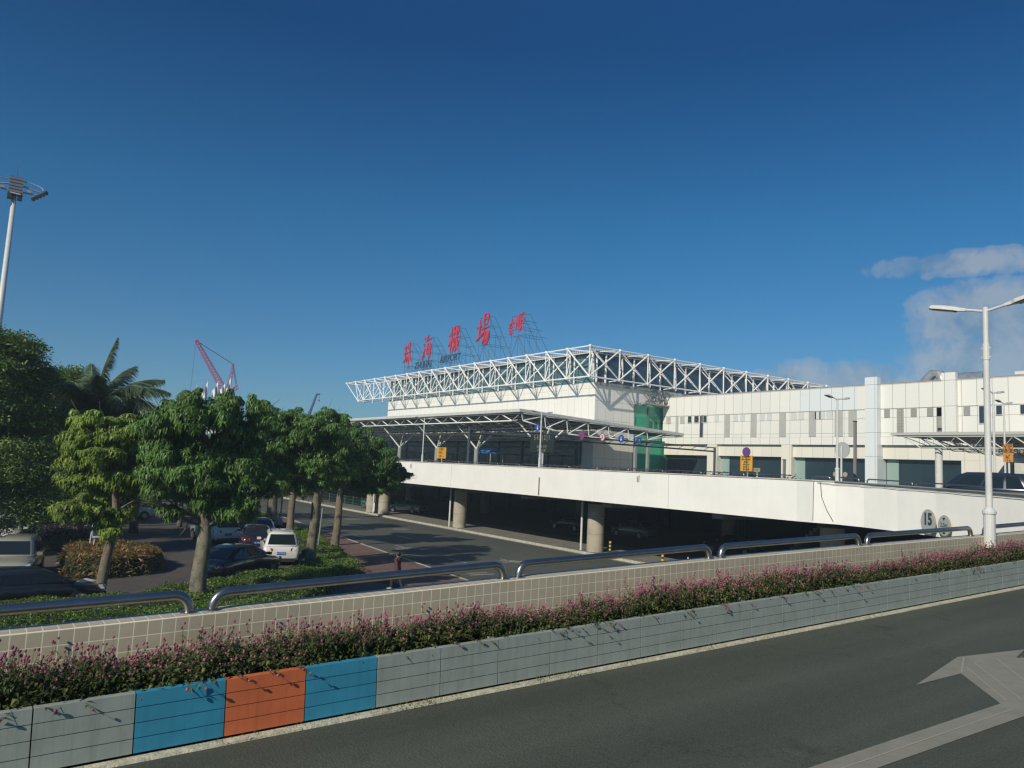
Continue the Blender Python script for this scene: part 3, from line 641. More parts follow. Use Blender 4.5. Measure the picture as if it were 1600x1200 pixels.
for k in range(nf-1):
    b.tube(top[k], bot[k], r2, n=6, cap=False)
    b.tube(top[k+1], bot[k], r1, n=6, cap=False)
    for q in (top[k], top[k+1], bot[k]) + ((bot[k+1],) if k+1 < nf-1 else ()): b.tube(q, inn[k], r2, n=6, cap=False)
    if k+1 < nf-1: b.tube(inn[k], (inn[k][0], inn[k][1], LZ+.05), r2, n=6, cap=False)
    m = (TX+2.9, bot[k][1], 17.9); b.tube(bot[k], m, r2*.8, n=6, cap=False)
    b.tube(bot[k], (TX+2.9, bot[k][1]+PY*.5, 17.9), r2*.8, n=5, cap=False)
for k in range(ns):
    b.tube(tops[k], bots[k], r2*1.2, n=6, cap=False)
    if k % 2 == 0 or True: b.tube(tops[k+1], bots[k], r1, n=6, cap=False)
    b.tube(tops[k], bots[k+1], r2, n=6, cap=False)
    for q in (tops[k], tops[k+1], bots[k], bots[k+1]): b.tube(q, inns[k], r2*.9, n=6, cap=False)
    b.tube(inns[k], (inns[k][0], inns[k][1]-.2, LZ), r2, n=6, cap=False)
    b.tube(bots[k], (bots[k][0], BY-.1, 17.9), r2, n=6, cap=False)
    b.tube(bots[k], (bots[k][0]+PX*.5, BY-.1, 17.9), r2*.8, n=6, cap=False)
b.tube(tops[ns], bots[ns], r2, n=6); b.tube(top[-1], (TX+2.5, top[-1][1], TZ-.2), r1, n=6); 
b.build('brace', M_truss, hall, smooth=True)
b = MB()
for L, r in ((top,.22),(bot,.19),(tops[1:],.23),(bots[1:],.2),(inn,.16),(inns,.17)):
    for p in L: b.ball(p, r, 10, 7)
b.build('ball_node', M_truss, hall, smooth=True)
b = MB()   # dark glass front under the canopy
b.box(BX-.35,BX-.02,80.3,BE,4.72,10.2); b.build('entrance_glazing', M_glass, hall)
b = MB()
for k in range(11):
    y = 81+6.3*k; b.box(BX-.55,BX-.351,y,y+.25,4.72,10.2)
b.box(BX-.60,BX-.351,80.3,BE,8.6,8.95); b.box(BX-.6,BX-.351,80.3,BE,10.2,10.5)
b.build('entrance_frame', mat('grey_frame', (0.11,0.12,0.12), 0.5), hall)
b = MB()
for k in range(6):
    y = 84+11.5*k; b.box(BX-3.2,BX-.6,y,y+3.4,7.55,7.7)
    for s in (0,3.4): b.tube((BX-3.1,y+s,4.72),(BX-3.1,y+s,7.6),.06,n=6); b.tube((BX-3.1,y+s,7.6),(BX-.7,y+s,8.5),.04,n=5)
b.build('porch', mat('porch_metal', (0.30,0.33,0.32), 0.4), hall)
# lower link roof with air ducts between hall and wing
b = MB(); rr = random.Random(2)
for k in range(5): x = 77.5+k*1.1; b.tube((x,BY-.9,15.45),(x+rr.uniform(-.6,.6),BY-.9,17.2),.06,n=5)
b.tube((77,BY-1,15.6),(82,BY-1,16.6),.09,n=6); b.tube((77,BY-.8,16.8),(82.2,BY-1.4,15.6),.09,n=6); b.tube((80,BY-1,15.5),(80,BY-1,17.3),.18,n=8)
b.box(76.0,81.9,BY-1.6,BY-.3,15.32,15.5); b.build('pipework', mat('roof_pipes', (0.30,0.28,0.27), 0.6, var=.4), hall)
# ------------------------------------------------------------------ wing
WX = 81.0
M_wp = gridmat('wing_panels', (0.77,0.755,0.68), (0.73,0.715,0.65), (0.27,0.26,0.23), 'YZ', 1.42, 2.64, 0.022, rough=0.3, off=(0.25,-3.4), bump=0.3)
M_wl = gridmat('wing_lintel_panels', (0.74,0.71,0.60), (0.70,0.67,0.57), (0.42,0.40,0.33), 'YZ', 1.42, 9.0, 0.02, rough=0.4, off=(0.25,-3.4), bump=0.3)
M_bluep = gridmat('pale_blue_panels', (0.70,0.735,0.72), (0.67,0.71,0.70), (0.25,0.27,0.27), 'YZ', 1.42, 2.64, 0.022, rough=0.15, off=(0.1,-3.4), bump=0.3)
M_greyp = mat('grey_infill_panel', (0.42,0.42,0.38), 0.45, var=.08, vscale=1)
M_win = mat('window_glass', (0.03,0.045,0.055), 0.08)
wing = thing('terminal_wing', 'lower white panelled terminal wing with slot windows over dark ground-floor glass', 'building', (WX+10, 40, 4.7))
Y0, Y1 = -6.0, 77.6
b = MB(); segs = [(13.9,16.7),(12.95,13.9),(10.9,12.95),(10.05,10.9)]
b.box(WX, 120, Y0, Y1, 13.93, 16.7); b.box(WX+.05, 120, Y0, Y1, 12.98, 13.9); b.box(WX+.05, 120, Y0, Y1, 10.93, 12.95); b.box(WX, 120, Y0, Y1, 10.0, 10.9)
b.box(WX+.12, 119, Y0+.1, Y1-.1, 10.5, 16.5)
ww = b.build('wall', M_wp, wing)
b = MB(); b.box(WX-.06,WX+.5,Y0,Y1,16.7,16.78); b.build('coping', mat('coping_grey', (0.30,0.30,0.27), 0.6), ww)
b = MB(); b.box(WX-.012,WX-.002,47.8,55.1,13.95,15.9); b.box(WX-.012,WX-.002,47.8,55.1,15.94,16.69); b.build('blue_white_cladding', M_bluep, ww)
b = MB(); b.box(WX+.42, WX+.9, Y0, Y1, 8.5, 9.98); b.build('lintel', M_wl, wing)
b = MB(); b.box(WX+1.1, WX+1.4, Y0, Y1, 4.7, 8.49); b.build('shopfront_glazing', M_glass, wing)
for (y0, y1) in ((66.4,67.7),(55.1,56.3),(43.7,45.0)): b = MB(); b.box(WX+1.03,WX+1.099,y0,y1,4.75,8.45); b.build('pale_green_pane', mat('pale_green_glass', (0.26,0.36,0.32), 0.2), wing)
for (y0, y1) in ((67.7,69.3),(56.3,57.7)):
    b = MB(); b.box(WX,WX+.415,y0,y1,4.7,9.98); b.box(WX+.415,WX+1.09,y0,y1,4.7,8.49); b.build('pillar', M_wl, wing)
b = MB(); b.box(WX,WX+.415,32.6,34.2,4.7,9.98); b.box(WX+.415,WX+1.09,32.6,37.0,4.7,8.49); b.build('pillar', M_wl, wing)
b = MB(); b.box(WX-.75,WX-.001,45.1,46.5,4.7,17.45); b.box(WX,WX+1.09,45.1,46.5,4.7,9.98); b.build('tower_pillar', M_bluep, wing)
b = MB(); b.box(WX-.5,WX-.001,37.03,38.4,11.2,17.4); b.build('tower_pillar', M_wp, wing)
# slot windows: small squares in the upper band, tall slots that reach down
def slot(y, w, z0, z1, m, name='window'):
    b = MB(); b.box(WX-.005, WX+.048, y, y+w, z0, z1); f = b.build(name, m, wing)
    if name == 'window':
        q = MB(); q.box(WX-.03,WX-.006,y-.05,y,z0,z1); q.box(WX-.03,WX-.006,y+w,y+w+.05,z0,z1); q.box(WX-.05,WX-.006,y-.05,y+w+.05,z0-.06,z0); q.box(WX-.03,WX-.006,y-.05,y+w+.05,z1,z1+.05)
        q.build('frame', M_wpaint, f)
    return f
for y in (76.2,73.6,71.0,69.6): slot(y-.1, .75, 12.98, 13.88, M_win if y < 72 else M_greyp, 'window')
slot(72.2,.62,12.98,13.88,M_win); slot(70.2-.1,.55,10.95,13.88,M_win)
slot(74.6,.5,10.95,13.88,M_greyp,'infill_panel')
for (y, w) in ((65.6,.9),(61.4,.9),(57.1,.95),(53.0,.95),(49.6,1.0),(47.9,1.0)): slot(y, w, 10.95, 13.88, M_greyp, 'infill_panel')
M_lgrey = mat('light_grey_panel', (0.58,0.60,0.57), 0.4)
for y in (67.4,64.3,63.2,60.2,59.1,55.6,54.6,51.8,50.9,52.4): slot(y, .75, 12.98, 13.88, M_lgrey, 'infill_panel')
for y in (44.1,41.2,39.5,38.7-.2,35.9): slot(y, .62, 12.98, 13.88, mat('brick_blocking', (0.30,0.30,0.27), .8, var=.3, vscale=6), 'infill_panel')
M_blk = gridmat('block_infill', (0.33,0.33,0.30), (0.29,0.29,0.26), (0.2,0.2,0.18), 'YZ', .62, .3, .02, rough=.8)
for y in (42.6,38.05+1.0-.6): slot(y, .72, 10.95, 13.88, M_blk, 'infill_panel')
slot(34.3,.75,12.2,13.88,M_win); slot(33.0,.5,13.0,13.88,M_win); slot(30.6,.8,13.0,13.88,M_win); slot(28.9,.95,12.3,13.88,M_win); slot(27.0,.8,13.0,13.88,M_win); slot(24.5,.8,13.0,13.88,M_win)
b = MB(); b.box(WX-.16,WX-.006,37.4,39.0,11.6,11.78); b.build('vent_slit', M_dark, wing)
# rooftop plant
t = thing('rooftop_duct', 'grey curved ventilation duct and tank on the roof of the right wing', 'air duct', (WX+4, 40, 16.75))
b = MB(); b.path([(WX+5,43.2,16.75),(WX+5,42.6,17.5),(WX+5,41.9,18.15),(WX+5,41.2,18.1),(WX+5,40.9,17.2),(WX+5,40.9,16.75)], .5, 10); b.build('duct', mat('duct_metal', (0.30,0.32,0.33), 0.35, 0.3, var=.3), t, smooth=True)
b = MB(); b.tube((WX+5,40.4,17.45),(WX+5,36.6,17.45),.62,n=14); b.box(WX+4.3,WX+5.7,36.4,43.6,16.72,16.9); b.build('tank', mat('tank_metal', (0.20,0.24,0.28), 0.4, 0.2, var=.3), t)
t = thing('rooftop_unit', 'small pale box and bracket standing on the roof at the right edge', 'roof unit', (WX+3, 31, 16.75))
b = MB(); b.box(WX+2,WX+3.4,30.9,32.6,17.1,17.4); b.box(WX+2.3,WX+3.1,31.3,32.2,16.7,17.1); b.build('unit', M_wpaint, t)
# ------------------------------------------------------------------ entrance canopy
can = thing('entrance_canopy', 'wide grey space-frame canopy over the departure kerb carried on branching columns', 'canopy', (58, 100, 4.7))
CX0, CX1, CY0, CY1 = 50.0, 77.0, 69.9, 152.0
def cz(x): return 12.3 - (x-CX0)*0.040
b = MB(); Z0 = lambda x: cz(x)-.36
b.hexa([(CX0,CY0,Z0(CX0)),(BX-.7,CY0,Z0(BX)),(BX-.7,CY1,Z0(BX)),(CX0,CY1,Z0(CX0))],[(CX0,CY0,cz(CX0)),(BX-.7,CY0,cz(BX)),(BX-.7,CY1,cz(BX)),(CX0,CY1,cz(CX0))])
b.hexa([(BX-.7,CY0,Z0(BX)),(CX1,CY0,Z0(CX1)),(CX1,BY-1.8,Z0(CX1)),(BX-.7,BY-1.8,Z0(BX))],[(BX-.7,CY0,cz(BX)),(CX1,CY0,cz(CX1)),(CX1,BY-1.8,cz(CX1)),(BX-.7,BY-1.8,cz(BX))])
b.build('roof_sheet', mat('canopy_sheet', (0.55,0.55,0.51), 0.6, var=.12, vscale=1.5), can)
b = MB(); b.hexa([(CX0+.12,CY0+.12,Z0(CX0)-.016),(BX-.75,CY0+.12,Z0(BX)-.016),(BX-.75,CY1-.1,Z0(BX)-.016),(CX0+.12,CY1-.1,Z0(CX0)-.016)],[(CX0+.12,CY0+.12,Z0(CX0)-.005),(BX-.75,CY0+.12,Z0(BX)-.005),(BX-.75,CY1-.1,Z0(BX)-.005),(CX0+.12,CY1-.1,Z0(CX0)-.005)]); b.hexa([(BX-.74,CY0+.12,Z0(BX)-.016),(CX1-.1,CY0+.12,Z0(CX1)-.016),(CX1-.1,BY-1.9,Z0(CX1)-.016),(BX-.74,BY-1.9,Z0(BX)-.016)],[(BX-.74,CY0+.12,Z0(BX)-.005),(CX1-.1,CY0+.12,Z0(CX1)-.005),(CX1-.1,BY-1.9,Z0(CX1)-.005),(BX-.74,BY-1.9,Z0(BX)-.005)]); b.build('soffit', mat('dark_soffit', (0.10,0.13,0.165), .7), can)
b = MB()
for k in range(9): x = CX0+.5+k*3.2; b.box(x,x+.10,CY0+.05,(CY1 if x < BX-1 else BY-2),Z0(x)-.12,Z0(x)-.02)
b.box(CX0-.03,CX0+.02,CY0,CY1,Z0(CX0)-.05,Z0(CX0)-.004)
b.build('purlin', mat('dark_purlin', (0.10,0.10,0.10), .6), can)
M_tr2 = mat('canopy_frame_paint', (0.74,0.74,0.70), 0.45)
def nb(x): return float(np.interp(x, [50.35,53.8,57,60.4,63.6,67,70.4,77], [11.0,10.35,9.9,9.72,9.76,9.7,9.98,11.1]))
bc, bt_ = MB(), MB(); py = 4.05; nyy = int((CY1-CY0)/py)
xs = [50.35,53.7,57.1,60.4,63.7,67.1]
grid_t = lambda i, j: (xs[i], CY0+.25+py*j, cz(xs[i])-.44); grid_b = lambda i, j: (xs[i]+.25 if i == 0 else xs[i], CY0+.25+py*(j+.5), nb(xs[i]))
for i in range(len(xs)):
    rT = .085 if i == 0 else .05
    bc.tube(grid_t(i,0), grid_t(i,nyy-1), rT, n=5); bc.tube(grid_b(i,0), grid_b(i,nyy-1), rT, n=5)
    for j in range(nyy-1):
        bt_.tube(grid_t(i,j+1), grid_b(i,j), rT*.9, n=5, cap=False); bt_.tube(grid_b(i,j), grid_t(i,j), rT*.5, n=4, cap=False)
        if i+1 < len(xs): bt_.tube(grid_b(i,j), grid_t(i+1,j), .04, n=4, cap=False); bt_.tube(grid_b(i+1,j), grid_t(i,j), .04, n=4, cap=False); bt_.tube(grid_b(i+1,j), grid_t(i+1,j+1), .035, n=4, cap=False); bt_.tube(grid_b(i,j), grid_b(i+1,j), .035, n=4, cap=False); bt_.tube(grid_t(i,j), grid_t(i+1,j), .035, n=4, cap=False)
xe = [50.4+3.32*k for k in range(9)]     # the end face of the canopy that looks at the ramp
et = [(x, CY0+.2, cz(x)-.44) for x in xe]; eb = [(x+.3, CY0+.25, nb(x)) for x in xe]
for L in (et, eb): 
    for a, c in zip(L, L[1:]): bc.tube(a, c, .08, n=6)
for k in range(9):
    bt_.tube(et[k], eb[k], .055, n=6, cap=False)
    if k < 8: bt_.tube(eb[k], et[k+1], .075, n=6, cap=False)
bc.build('chord', M_tr2, can, smooth=True); bt_.build('brace', M_tr2, can, smooth=True)
def branch(x, y):
    b = MB(); b.tube((x,y,4.7),(x,y,7.85),.31,n=14); c = b.build('column', mat('column_grey', (0.26,0.27,0.26), .5), can)
    q = MB()
    for dx, dy in ((-2.2,1.5),(-.6,-2.3),(2.3,1.6),(1.6,-1.9)): q.tube((x,y,7.8),(x+dx,y+dy,nb(x+dx)+.05),.11,.08,8)
    q.build('branch_arm', M_tr2, c)
for y in (70.8, 84.8, 95.3, 106.9, 118.5, 130, 141.5): branch(54.0, y)
for x, y in ((68.8,70.5),(71.0,70.5)):
    b = MB(); b.box(x-.17,x+.17,y-.17,y+.17,4.7,nb(x)+.1); b.build('post', mat('column_grey', (0,0,0)), can)
b = MB(); b.box(52.4,71.0,70.3,70.55,9.55,9.75); b.box(60,74,70.4,70.5,9.76,9.95); b.build('sign_beam', mat('dark_purlin', (0,0,0)), can)
# ------------------------------------------------------------------ space-frame canopy of the right entrance
vc = thing('wing_canopy', 'white open space-frame canopy in front of the right wing, thin tip at its left end', 'canopy', (66, 22, 4.7))
b = MB(); b.hexa([(60,4,9.66),(80.5,4,9.66),(80.5,31.8,9.66),(60,32.6,9.66)],[(60,4,9.86),(80.5,4,9.86),(80.5,31.8,9.86),(60,32.6,9.86)]); b.build('roof_sheet', mat('canopy_sheet2', (0.44,0.44,0.40), .6), vc)
bc, bt_ = MB(), MB(); py = 1.95
for i in range(7):
    x = 60.1+i*2.7; n = 14
    T = [(x, 31.6-py*j, 9.55) for j in range(n)]; B = [(x+.6, 30.6-py*j, 8.72) for j in range(n)]; r = .05 if i == 0 else .035
    bc.tube(T[0], T[-1], r, n=5); bc.tube(B[0], B[-1], r, n=5)
    for j in range(n-1):
        bt_.tube(T[j], B[j], r*.9, n=5, cap=False); bt_.tube(B[j], T[j+1], r*.7, n=4, cap=False)
        if i: bt_.tube(B[j], (x-2.7, T[j][1], 9.55), .03, n=4, cap=False)
bc.build('chord', M_tr2, vc, smooth=True); bt_.build('brace', M_tr2, vc, smooth=True)
for (x, y) in ((61.5,29.6),(61.5,12),(74,29.6),(74,12)):
    b = MB(); b.tube((x,y,4.68),(x,y,8.75),.27,n=14); b.build('column', M_wpaint, vc)
# white low wall of the far ramp, striped shade drawn into its colour
t = thing('far_ramp_wall', 'pale low wall with shade stripes in its colour of the far ramp behind the dark van', 'wall', (44, 12, 4.66))
b = MB(); b.hexa([(44,-4,4.66),(44.3,-4,4.66),(44.3,17.4,4.66),(44,17.4,4.66)],[(44,-4,6.2),(44.3,-4,6.2),(44.3,17.4,7.15),(44,17.4,7.15)]); b.build('wall', gridmat('shade_striped_wall', (0.60,0.57,0.48), (0.55,0.52,0.44), (0.36,0.34,0.28), 'YZ', 1.3, 9, .03, rough=.7, dirt=.3), t)
b = MB(); b.tube((44.15,14.6,7.0),(44.15,14.6,7.5),.07,n=8); b.ball((44.15,14.6,7.55),.12,8,6); b.build('finial', M_wpaint, t)
# ------------------------------------------------------------------ rooftop sign
M_red = mat('sign_red', (0.46,0.030,0.070), 0.5)
M_sfr = mat('sign_frame', (0.045,0.06,0.075), 0.6)
glyphs = [('zhu',129.4,25.05,4.3,3.1),('hai',121.7,25.45,4.2,3.0),('ji',112.2,25.9,4.4,3.1),('chang',103.1,26.6,4.6,3.1)]
labs = ['red brush-written character at the left end of the rooftop sign','second red brush-written rooftop character, just left of the tallest lettering gap','third red brush-written rooftop character, above the dark word AIRPORT','fourth and highest of the large red rooftop characters']
BRUSH = {
 'zhu': [[(-.44,.27),(-.10,.33)],[(-.42,.03),(-.14,.09)],[(-.26,.33),(-.29,-.2)],[(-.48,-.30),(-.30,-.24),(-.08,-.08)],[(.06,.46),(-.04,.20)],[(-.02,.26),(.34,.34)],[(-.08,.02),(.46,.12)],[(.18,.52),(.17,.1),(.13,-.54)],[(.14,.05),(.02,-.2),(-.14,-.36)],[(.18,.05),(.30,-.2),(.50,-.36)]],
 'hai': [[(-.40,.46),(-.30,.34)],[(-.48,.20),(-.36,.10)],[(-.50,-.46),(-.40,-.2),(-.26,.04)],[(.04,.52),(-.16,.22)],[(-.02,.32),(.44,.38)],[(.02,.16),(-.10,-.26),(.38,-.22)],[(.02,.16),(.36,.20),(.30,-.36),(.16,-.50)],[(-.24,-.06),(.50,.02)],[(.12,.10),(.20,.02)],[(.08,-.10),(.18,-.18)]],
 'ji': [[(-.50,.18),(-.12,.27)],[(-.30,.50),(-.30,0),(-.34,-.50)],[(-.30,.16),(-.42,-.1),(-.54,-.22)],[(-.26,.10),(-.14,-.08)],[(.00,.50),(-.10,.34),(.06,.32),(-.08,.14)],[(.36,.50),(.24,.36),(.42,.34),(.28,.16)],[(-.14,.04),(.50,.12)],[(.14,.52),(.18,.05),(.30,-.3),(.50,-.48)],[(.02,.04),(-.04,-.25),(-.18,-.48)],[(-.02,-.12),(.12,-.26)],[(.44,-.04),(.26,-.28),(.06,-.44)]],
 'chang': [[(-.50,.08),(-.14,.16)],[(-.30,.36),(-.30,.05),(-.34,-.24)],[(-.54,-.34),(-.32,-.26),(-.12,-.10)],[(.04,.50),(.02,.16)],[(.04,.50),(.36,.52),(.32,.17)],[(.04,.34),(.32,.35)],[(.02,.17),(.34,.18)],[(-.12,.02),(.48,.08)],[(.10,.02),(-.02,-.14),(-.20,-.26)],[(.06,-.10),(.46,-.06),(.38,-.40),(.26,-.52),(.20,-.42)],[(.20,-.10),(.10,-.32),(-.08,-.48)],[(.33,-.10),(.24,-.34),(.08,-.52)]],
 'nai': [[(-.40,.20),(.40,.28)],[(.02,.52),(-.08,.2),(-.46,-.10)],[(.04,.22),(.24,.04),(.48,-.06)],[(-.22,-.04),(.20,.0)],[(-.34,-.20),(.34,-.16)],[(.0,-.16),(.0,-.46),(-.12,-.42)],[(-.16,-.26),(-.30,-.44)],[(.16,-.26),(.32,-.42)]],
 'shun': [[(-.44,.40),(-.44,0),(-.52,-.40)],[(-.28,.34),(-.30,-.20)],[(-.14,.44),(-.14,-.42)],[(.02,.40),(.50,.46)],[(.24,.42),(.16,.26)],[(.06,.24),(.06,-.22)],[(.06,.24),(.44,.26),(.42,-.20)],[(.08,.08),(.42,.10)],[(.08,-.08),(.42,-.06)],[(.18,-.20),(-.02,-.50)],[(.32,-.20),(.52,-.48)]]}
def brush(mb, key, s, sx, fn, wd=.052):
    for st in BRUSH[key]:
        P = [Vector((a, b, 0)) for a, b in st]; L = []
        for i in range(len(P)-1):
            for q in range(4): L.append(P[i].lerp(P[i+1], q/4))
        L.append(P[-1])
        for _ in range(2): L = [L[0]] + [(L[i-1]+L[i]*2+L[i+1])/4 for i in range(1, len(L)-1)] + [L[-1]]
        n = len(L)-1; rs = [wd*s*(.75+.45*math.sin(math.pi*min(1, i/n*1.15))+.15*(i == 0)) * (.45 if i == n else 1) for i in range(n+1)]
        mb.path([fn(p.x*s*sx, p.y*s, 0) for p in L], rs, 8)
def char_sign(lab, cy, cz_, H, Wd, chars, seed):
    x0 = 66.0; t = thing('sign_character', lab, 'sign', (x0, cy, 22.1), 0, 'red characters of the rooftop sign')
    gl = MB()
    for (ch, oy, oz, s, sx) in chars:
        def fn(a, b_, c_): return (x0 - .25 - c_ , cy + oy - a - b_*.03, cz_ + oz + b_)
        brush(gl, ch, s, sx, fn, .037 if s > 3 else .045)
    gl.build('character', M_red, t)
    f = MB(); w = Wd/2; zt = cz_+H*.47; zb = cz_-H*.52; r = .034
    for yy in (cy-w, cy, cy+w): f.tube((x0,yy,22.1),(x0,yy,zt),r,n=4)
    for q in range(4): z = zb + (zt-zb)*q/3; f.tube((x0,cy-w,z),(x0,cy+w,z),r,n=4); xb = x0+1.0+(3-q)*1.1; f.tube((x0,cy,z),(xb,cy,z),r*.8,n=4); f.tube((x0,cy-w,z),(xb,cy-w,z),r*.8,n=4)
    for yy in (cy-w, cy): f.tube((x0+.9,yy,zt),(x0+5.2,yy,22.3),r,n=4); f.tube((x0+2.2,yy,22.3),(x0+2.2,yy,zb+H*.55),r*.8,n=4); f.tube((x0,yy,zb),(x0+2.2,yy,22.3),r*.8,n=4)
    f.tube((x0,cy-w,22.1),(x0,cy,zb),r,n=4); f.tube((x0,cy+w,22.1),(x0,cy,zb),r,n=4); f.tube((x0,cy-w,22.1),(x0,cy+w*.4,zb),r*.8,n=4)
    f.build('frame', M_sfr, t); return t
for (ch, y, z, H, Wd), l in zip(glyphs, labs): char_sign(l, y, z+.9, H, Wd, [(ch,0,.1,H*1.08,.74)], 1)
char_sign('pair of small red characters at the right end of the rooftop sign', 93.6, 27.2, 3.2, 3.6, [('nai',1.45,-.2,2.6,.70),('shun',-.75,.35,3.1,.68)], 2)
t = thing('sign_lettering', 'dark Latin letters ZHUHAI AIRPORT standing on the roof edge', 'sign', (65.6, 118, 22.1))
for wd, y, z in (('ZHUHAI',122.6,23.4),('AIRPORT',112.9,23.75)):
    b = MB(); put_text(b, wd, 1.75, lambda a, b_, c_: (65.5-c_, y-a, z+b_), extrude=.04, offset=.012, sx=.98); b.build('lettering', mat('letter_navy', (0.02,0.05,0.10), .5), t)
    b = MB(); b.tube((65.6,y+3.6,z-.8),(65.6,y-3.6,z-.8),.025,n=4)
    for k in (-3.4,0,3.4): b.tube((65.75,y+k,22.1),(65.75,y+k,z),.025,n=4)
    b.build('frame', M_sfr, t)
# ------------------------------------------------------------------ helpers: a measured image point turned into a world point at a known plane
def _ray(px, py): return _F + _R*(px-800)/FPX + _U*(600-py)/FPX
def aty(px, py, y): d = _ray(px, py); return Vector((0,0,EYE)) + d*(y/d.y)
def atx(px, py, x): d = _ray(px, py); return Vector((0,0,EYE)) + d*(x/d.x)
def atz(px, py, z=0.0): d = _ray(px, py); return Vector((0,0,EYE)) + d*((z-EYE)/d.z)
# ------------------------------------------------------------------ trees
L_t1 = leafmat('leaf_yellow_green', (0.13,0.215,0.026), (0.26,0.34,0.055), 0.38)
L_t2 = leafmat('leaf_green', (0.062,0.150,0.030), (0.145,0.245,0.052), 0.36)
L_t3 = leafmat('leaf_deep_green', (0.045,0.120,0.027), (0.120,0.215,0.046), 0.35)
L_big = leafmat('leaf_dark', (0.045,0.105,0.024), (0.17,0.24,0.050), 0.3)
M_bark = mat('bark', (0.19,0.155,0.105), 0.9, bump=0.9, bscale=14, col2=(0.10,0.085,0.06), vscale=5)
M_bark2 = mat('mottled_bark', (0.22,0.20,0.14), 0.9, bump=0.9, bscale=14, col2=(0.055,0.05,0.035), vscale=3)
def whorls(mb, c, r, n, rng, L, W, k=8, fill=0.35):
    """n leaf whorls on and inside an uneven lobe: k drooping leaves fan out from each twig end"""
    d = rng.normal(size=(n,3)); d[:,2] += .35; d /= np.linalg.norm(d,axis=1)[:,None]
    rad = r*np.where(rng.random(n) < fill, rng.uniform(.2,.8,n), rng.uniform(.82,1.12,n))
    ph = rng.uniform(0,6.28,3); rad = rad*(1+.16*np.sin(3*d[:,0]+ph[0])+.14*np.sin(4*d[:,1]+ph[1])+.12*np.sin(5*d[:,2]+ph[2]))
    P = np.array(c)+d*rad[:,None]*np.array([1.05,1.05,.66])
    A = d*.55+np.array([0,0,.75])+rng.normal(size=(n,3))*.18; A /= np.linalg.norm(A,axis=1)[:,None]
    t = np.cross(A, rng.normal(size=(n,3))); t /= np.linalg.norm(t,axis=1)[:,None]; u = np.cross(A, t)
    Vs = []
    sc = rng.uniform(.75,1.2,n)
    for i in range(k):
        a = 2*math.pi*i/k + rng.uniform(-.35,.35,n); rd = t*np.cos(a)[:,None]+u*np.sin(a)[:,None]
        l = (L*sc*rng.uniform(.8,1.15,n))[:,None]; s = np.cross(A, rd)
        mid = P+rd*l*.46+A*l*.08; tip = P+rd*l*.80-A*l*.26; tip[:,2] -= l[:,0]*.30
        Vs.append(np.stack([P+A*l*.02, mid+s*W*.5*sc[:,None], tip, mid-s*W*.5*sc[:,None]],1))
    V = np.concatenate(Vs,0).reshape(-1,3); F = np.arange(len(V)).reshape(-1,4); mb.arr(V, F)
def tree(name, label, base, lobes, r0, lm, bm, seed, L=.22, W=.060, dens=95, fork=None, group=None, lean=(0,0), k=7, hfork=2.3):
    rng = np.random.default_rng(seed); t = thing(name, label, 'tree', base, 0, group)
    B = Vector(base); cs = [Vector(l[0]) for l in lobes]; top = sum(cs, Vector())/len(cs)
    fz = B.z + hfork; fk = Vector((B.x+lean[0], B.y+lean[1], fz))
    tr = MB(); n = 6; pts = [B.lerp(fk, i/n) + Vector((math.sin(i*1.3+seed)*.02, math.cos(i*1.7+seed)*.02, 0)) for i in range(n+1)]
    rs = [r0*1.22, r0*1.06] + [r0*(1-.05*i) for i in range(1, n)]
    lead = fk.lerp(Vector((top.x, top.y, max(c.z for c in cs)-.3)), .75)
    tr.path(pts+[fk.lerp(lead,.5), lead], rs+[r0*.5, r0*.2], 12)
    for c in cs:
        f = min(1, max(0, (c.z-1.0-fz)/max(.1,(lead.z-fz)))) if c.z > fz else 0
        s = fk.lerp(lead, f*.8) if c.z > fz+.5 else B.lerp(fk, min(.95, max(.5,(c.z-B.z-.3)/hfork)))
        m = s.lerp(c, .5)+Vector((0,0,-.12)); tr.path([s, m, c+Vector((0,0,.2))], [r0*.24, r0*.14, r0*.05], 6)
        for q in range(3):
            e = c+Vector(rng.normal(size=3).tolist())*.45; tr.path([m, m.lerp(e,.5)+Vector((0,0,-.05)), e], [r0*.08,r0*.06,r0*.02], 4)
    tr.build('trunk', bm, t, smooth=True)
    cr = MB(); sat = []
    for c, r in lobes:
        for q in range(3):
            d = rng.normal(size=3); d[2] = abs(d[2])*.8-.2; d /= np.linalg.norm(d); sat.append((tuple(np.array(c)+d*r*rng.uniform(.85,1.25)), r*rng.uniform(.22,.42)))
    for c, r in sat: tr2 = Vector(c)
    for c, r in lobes + sat: whorls(cr, c, r*.94, int(dens*r*r*4*(1.0 if r > .5 else 1.5)), rng, L, W, k)
    cr.build('crown', lm, t); return t
def lobes_at(y, items, rng, dy=.7):
    out = []
    for px, py, rp in items:
        yy = y + float(rng.uniform(-dy, dy)); p = aty(px, py, yy); dist = (p-Vector((0,0,EYE))).dot(_F); out.append(((p.x, p.y, p.z), rp*dist/FPX))
    return out
rg = np.random.default_rng(7)
GT = 'whorl-leaved street trees along the car park'
tree('street_tree', 'young yellow-green tree leaning in the hedge in front of the red-leaved bush', (4.34,32.6,0), lobes_at(32.8, [(125,690,28),(160,668,24),(116,722,24),(190,682,28),(222,686,24),(240,715,24),(155,712,24),(195,720,24),(130,752,26),(175,748,28),(215,742,22),(238,756,15),(104,800,18),(138,798,22),(165,812,20),(190,800,16),(205,770,20),(126,656,14),(90,795,10),(150,775,22),(170,832,12),(148,650,10),(200,655,12)], rg), .19, L_t1, M_bark, 1, lean=(.36,0), dens=150, group=GT, hfork=3.0, L=.225, W=.060)
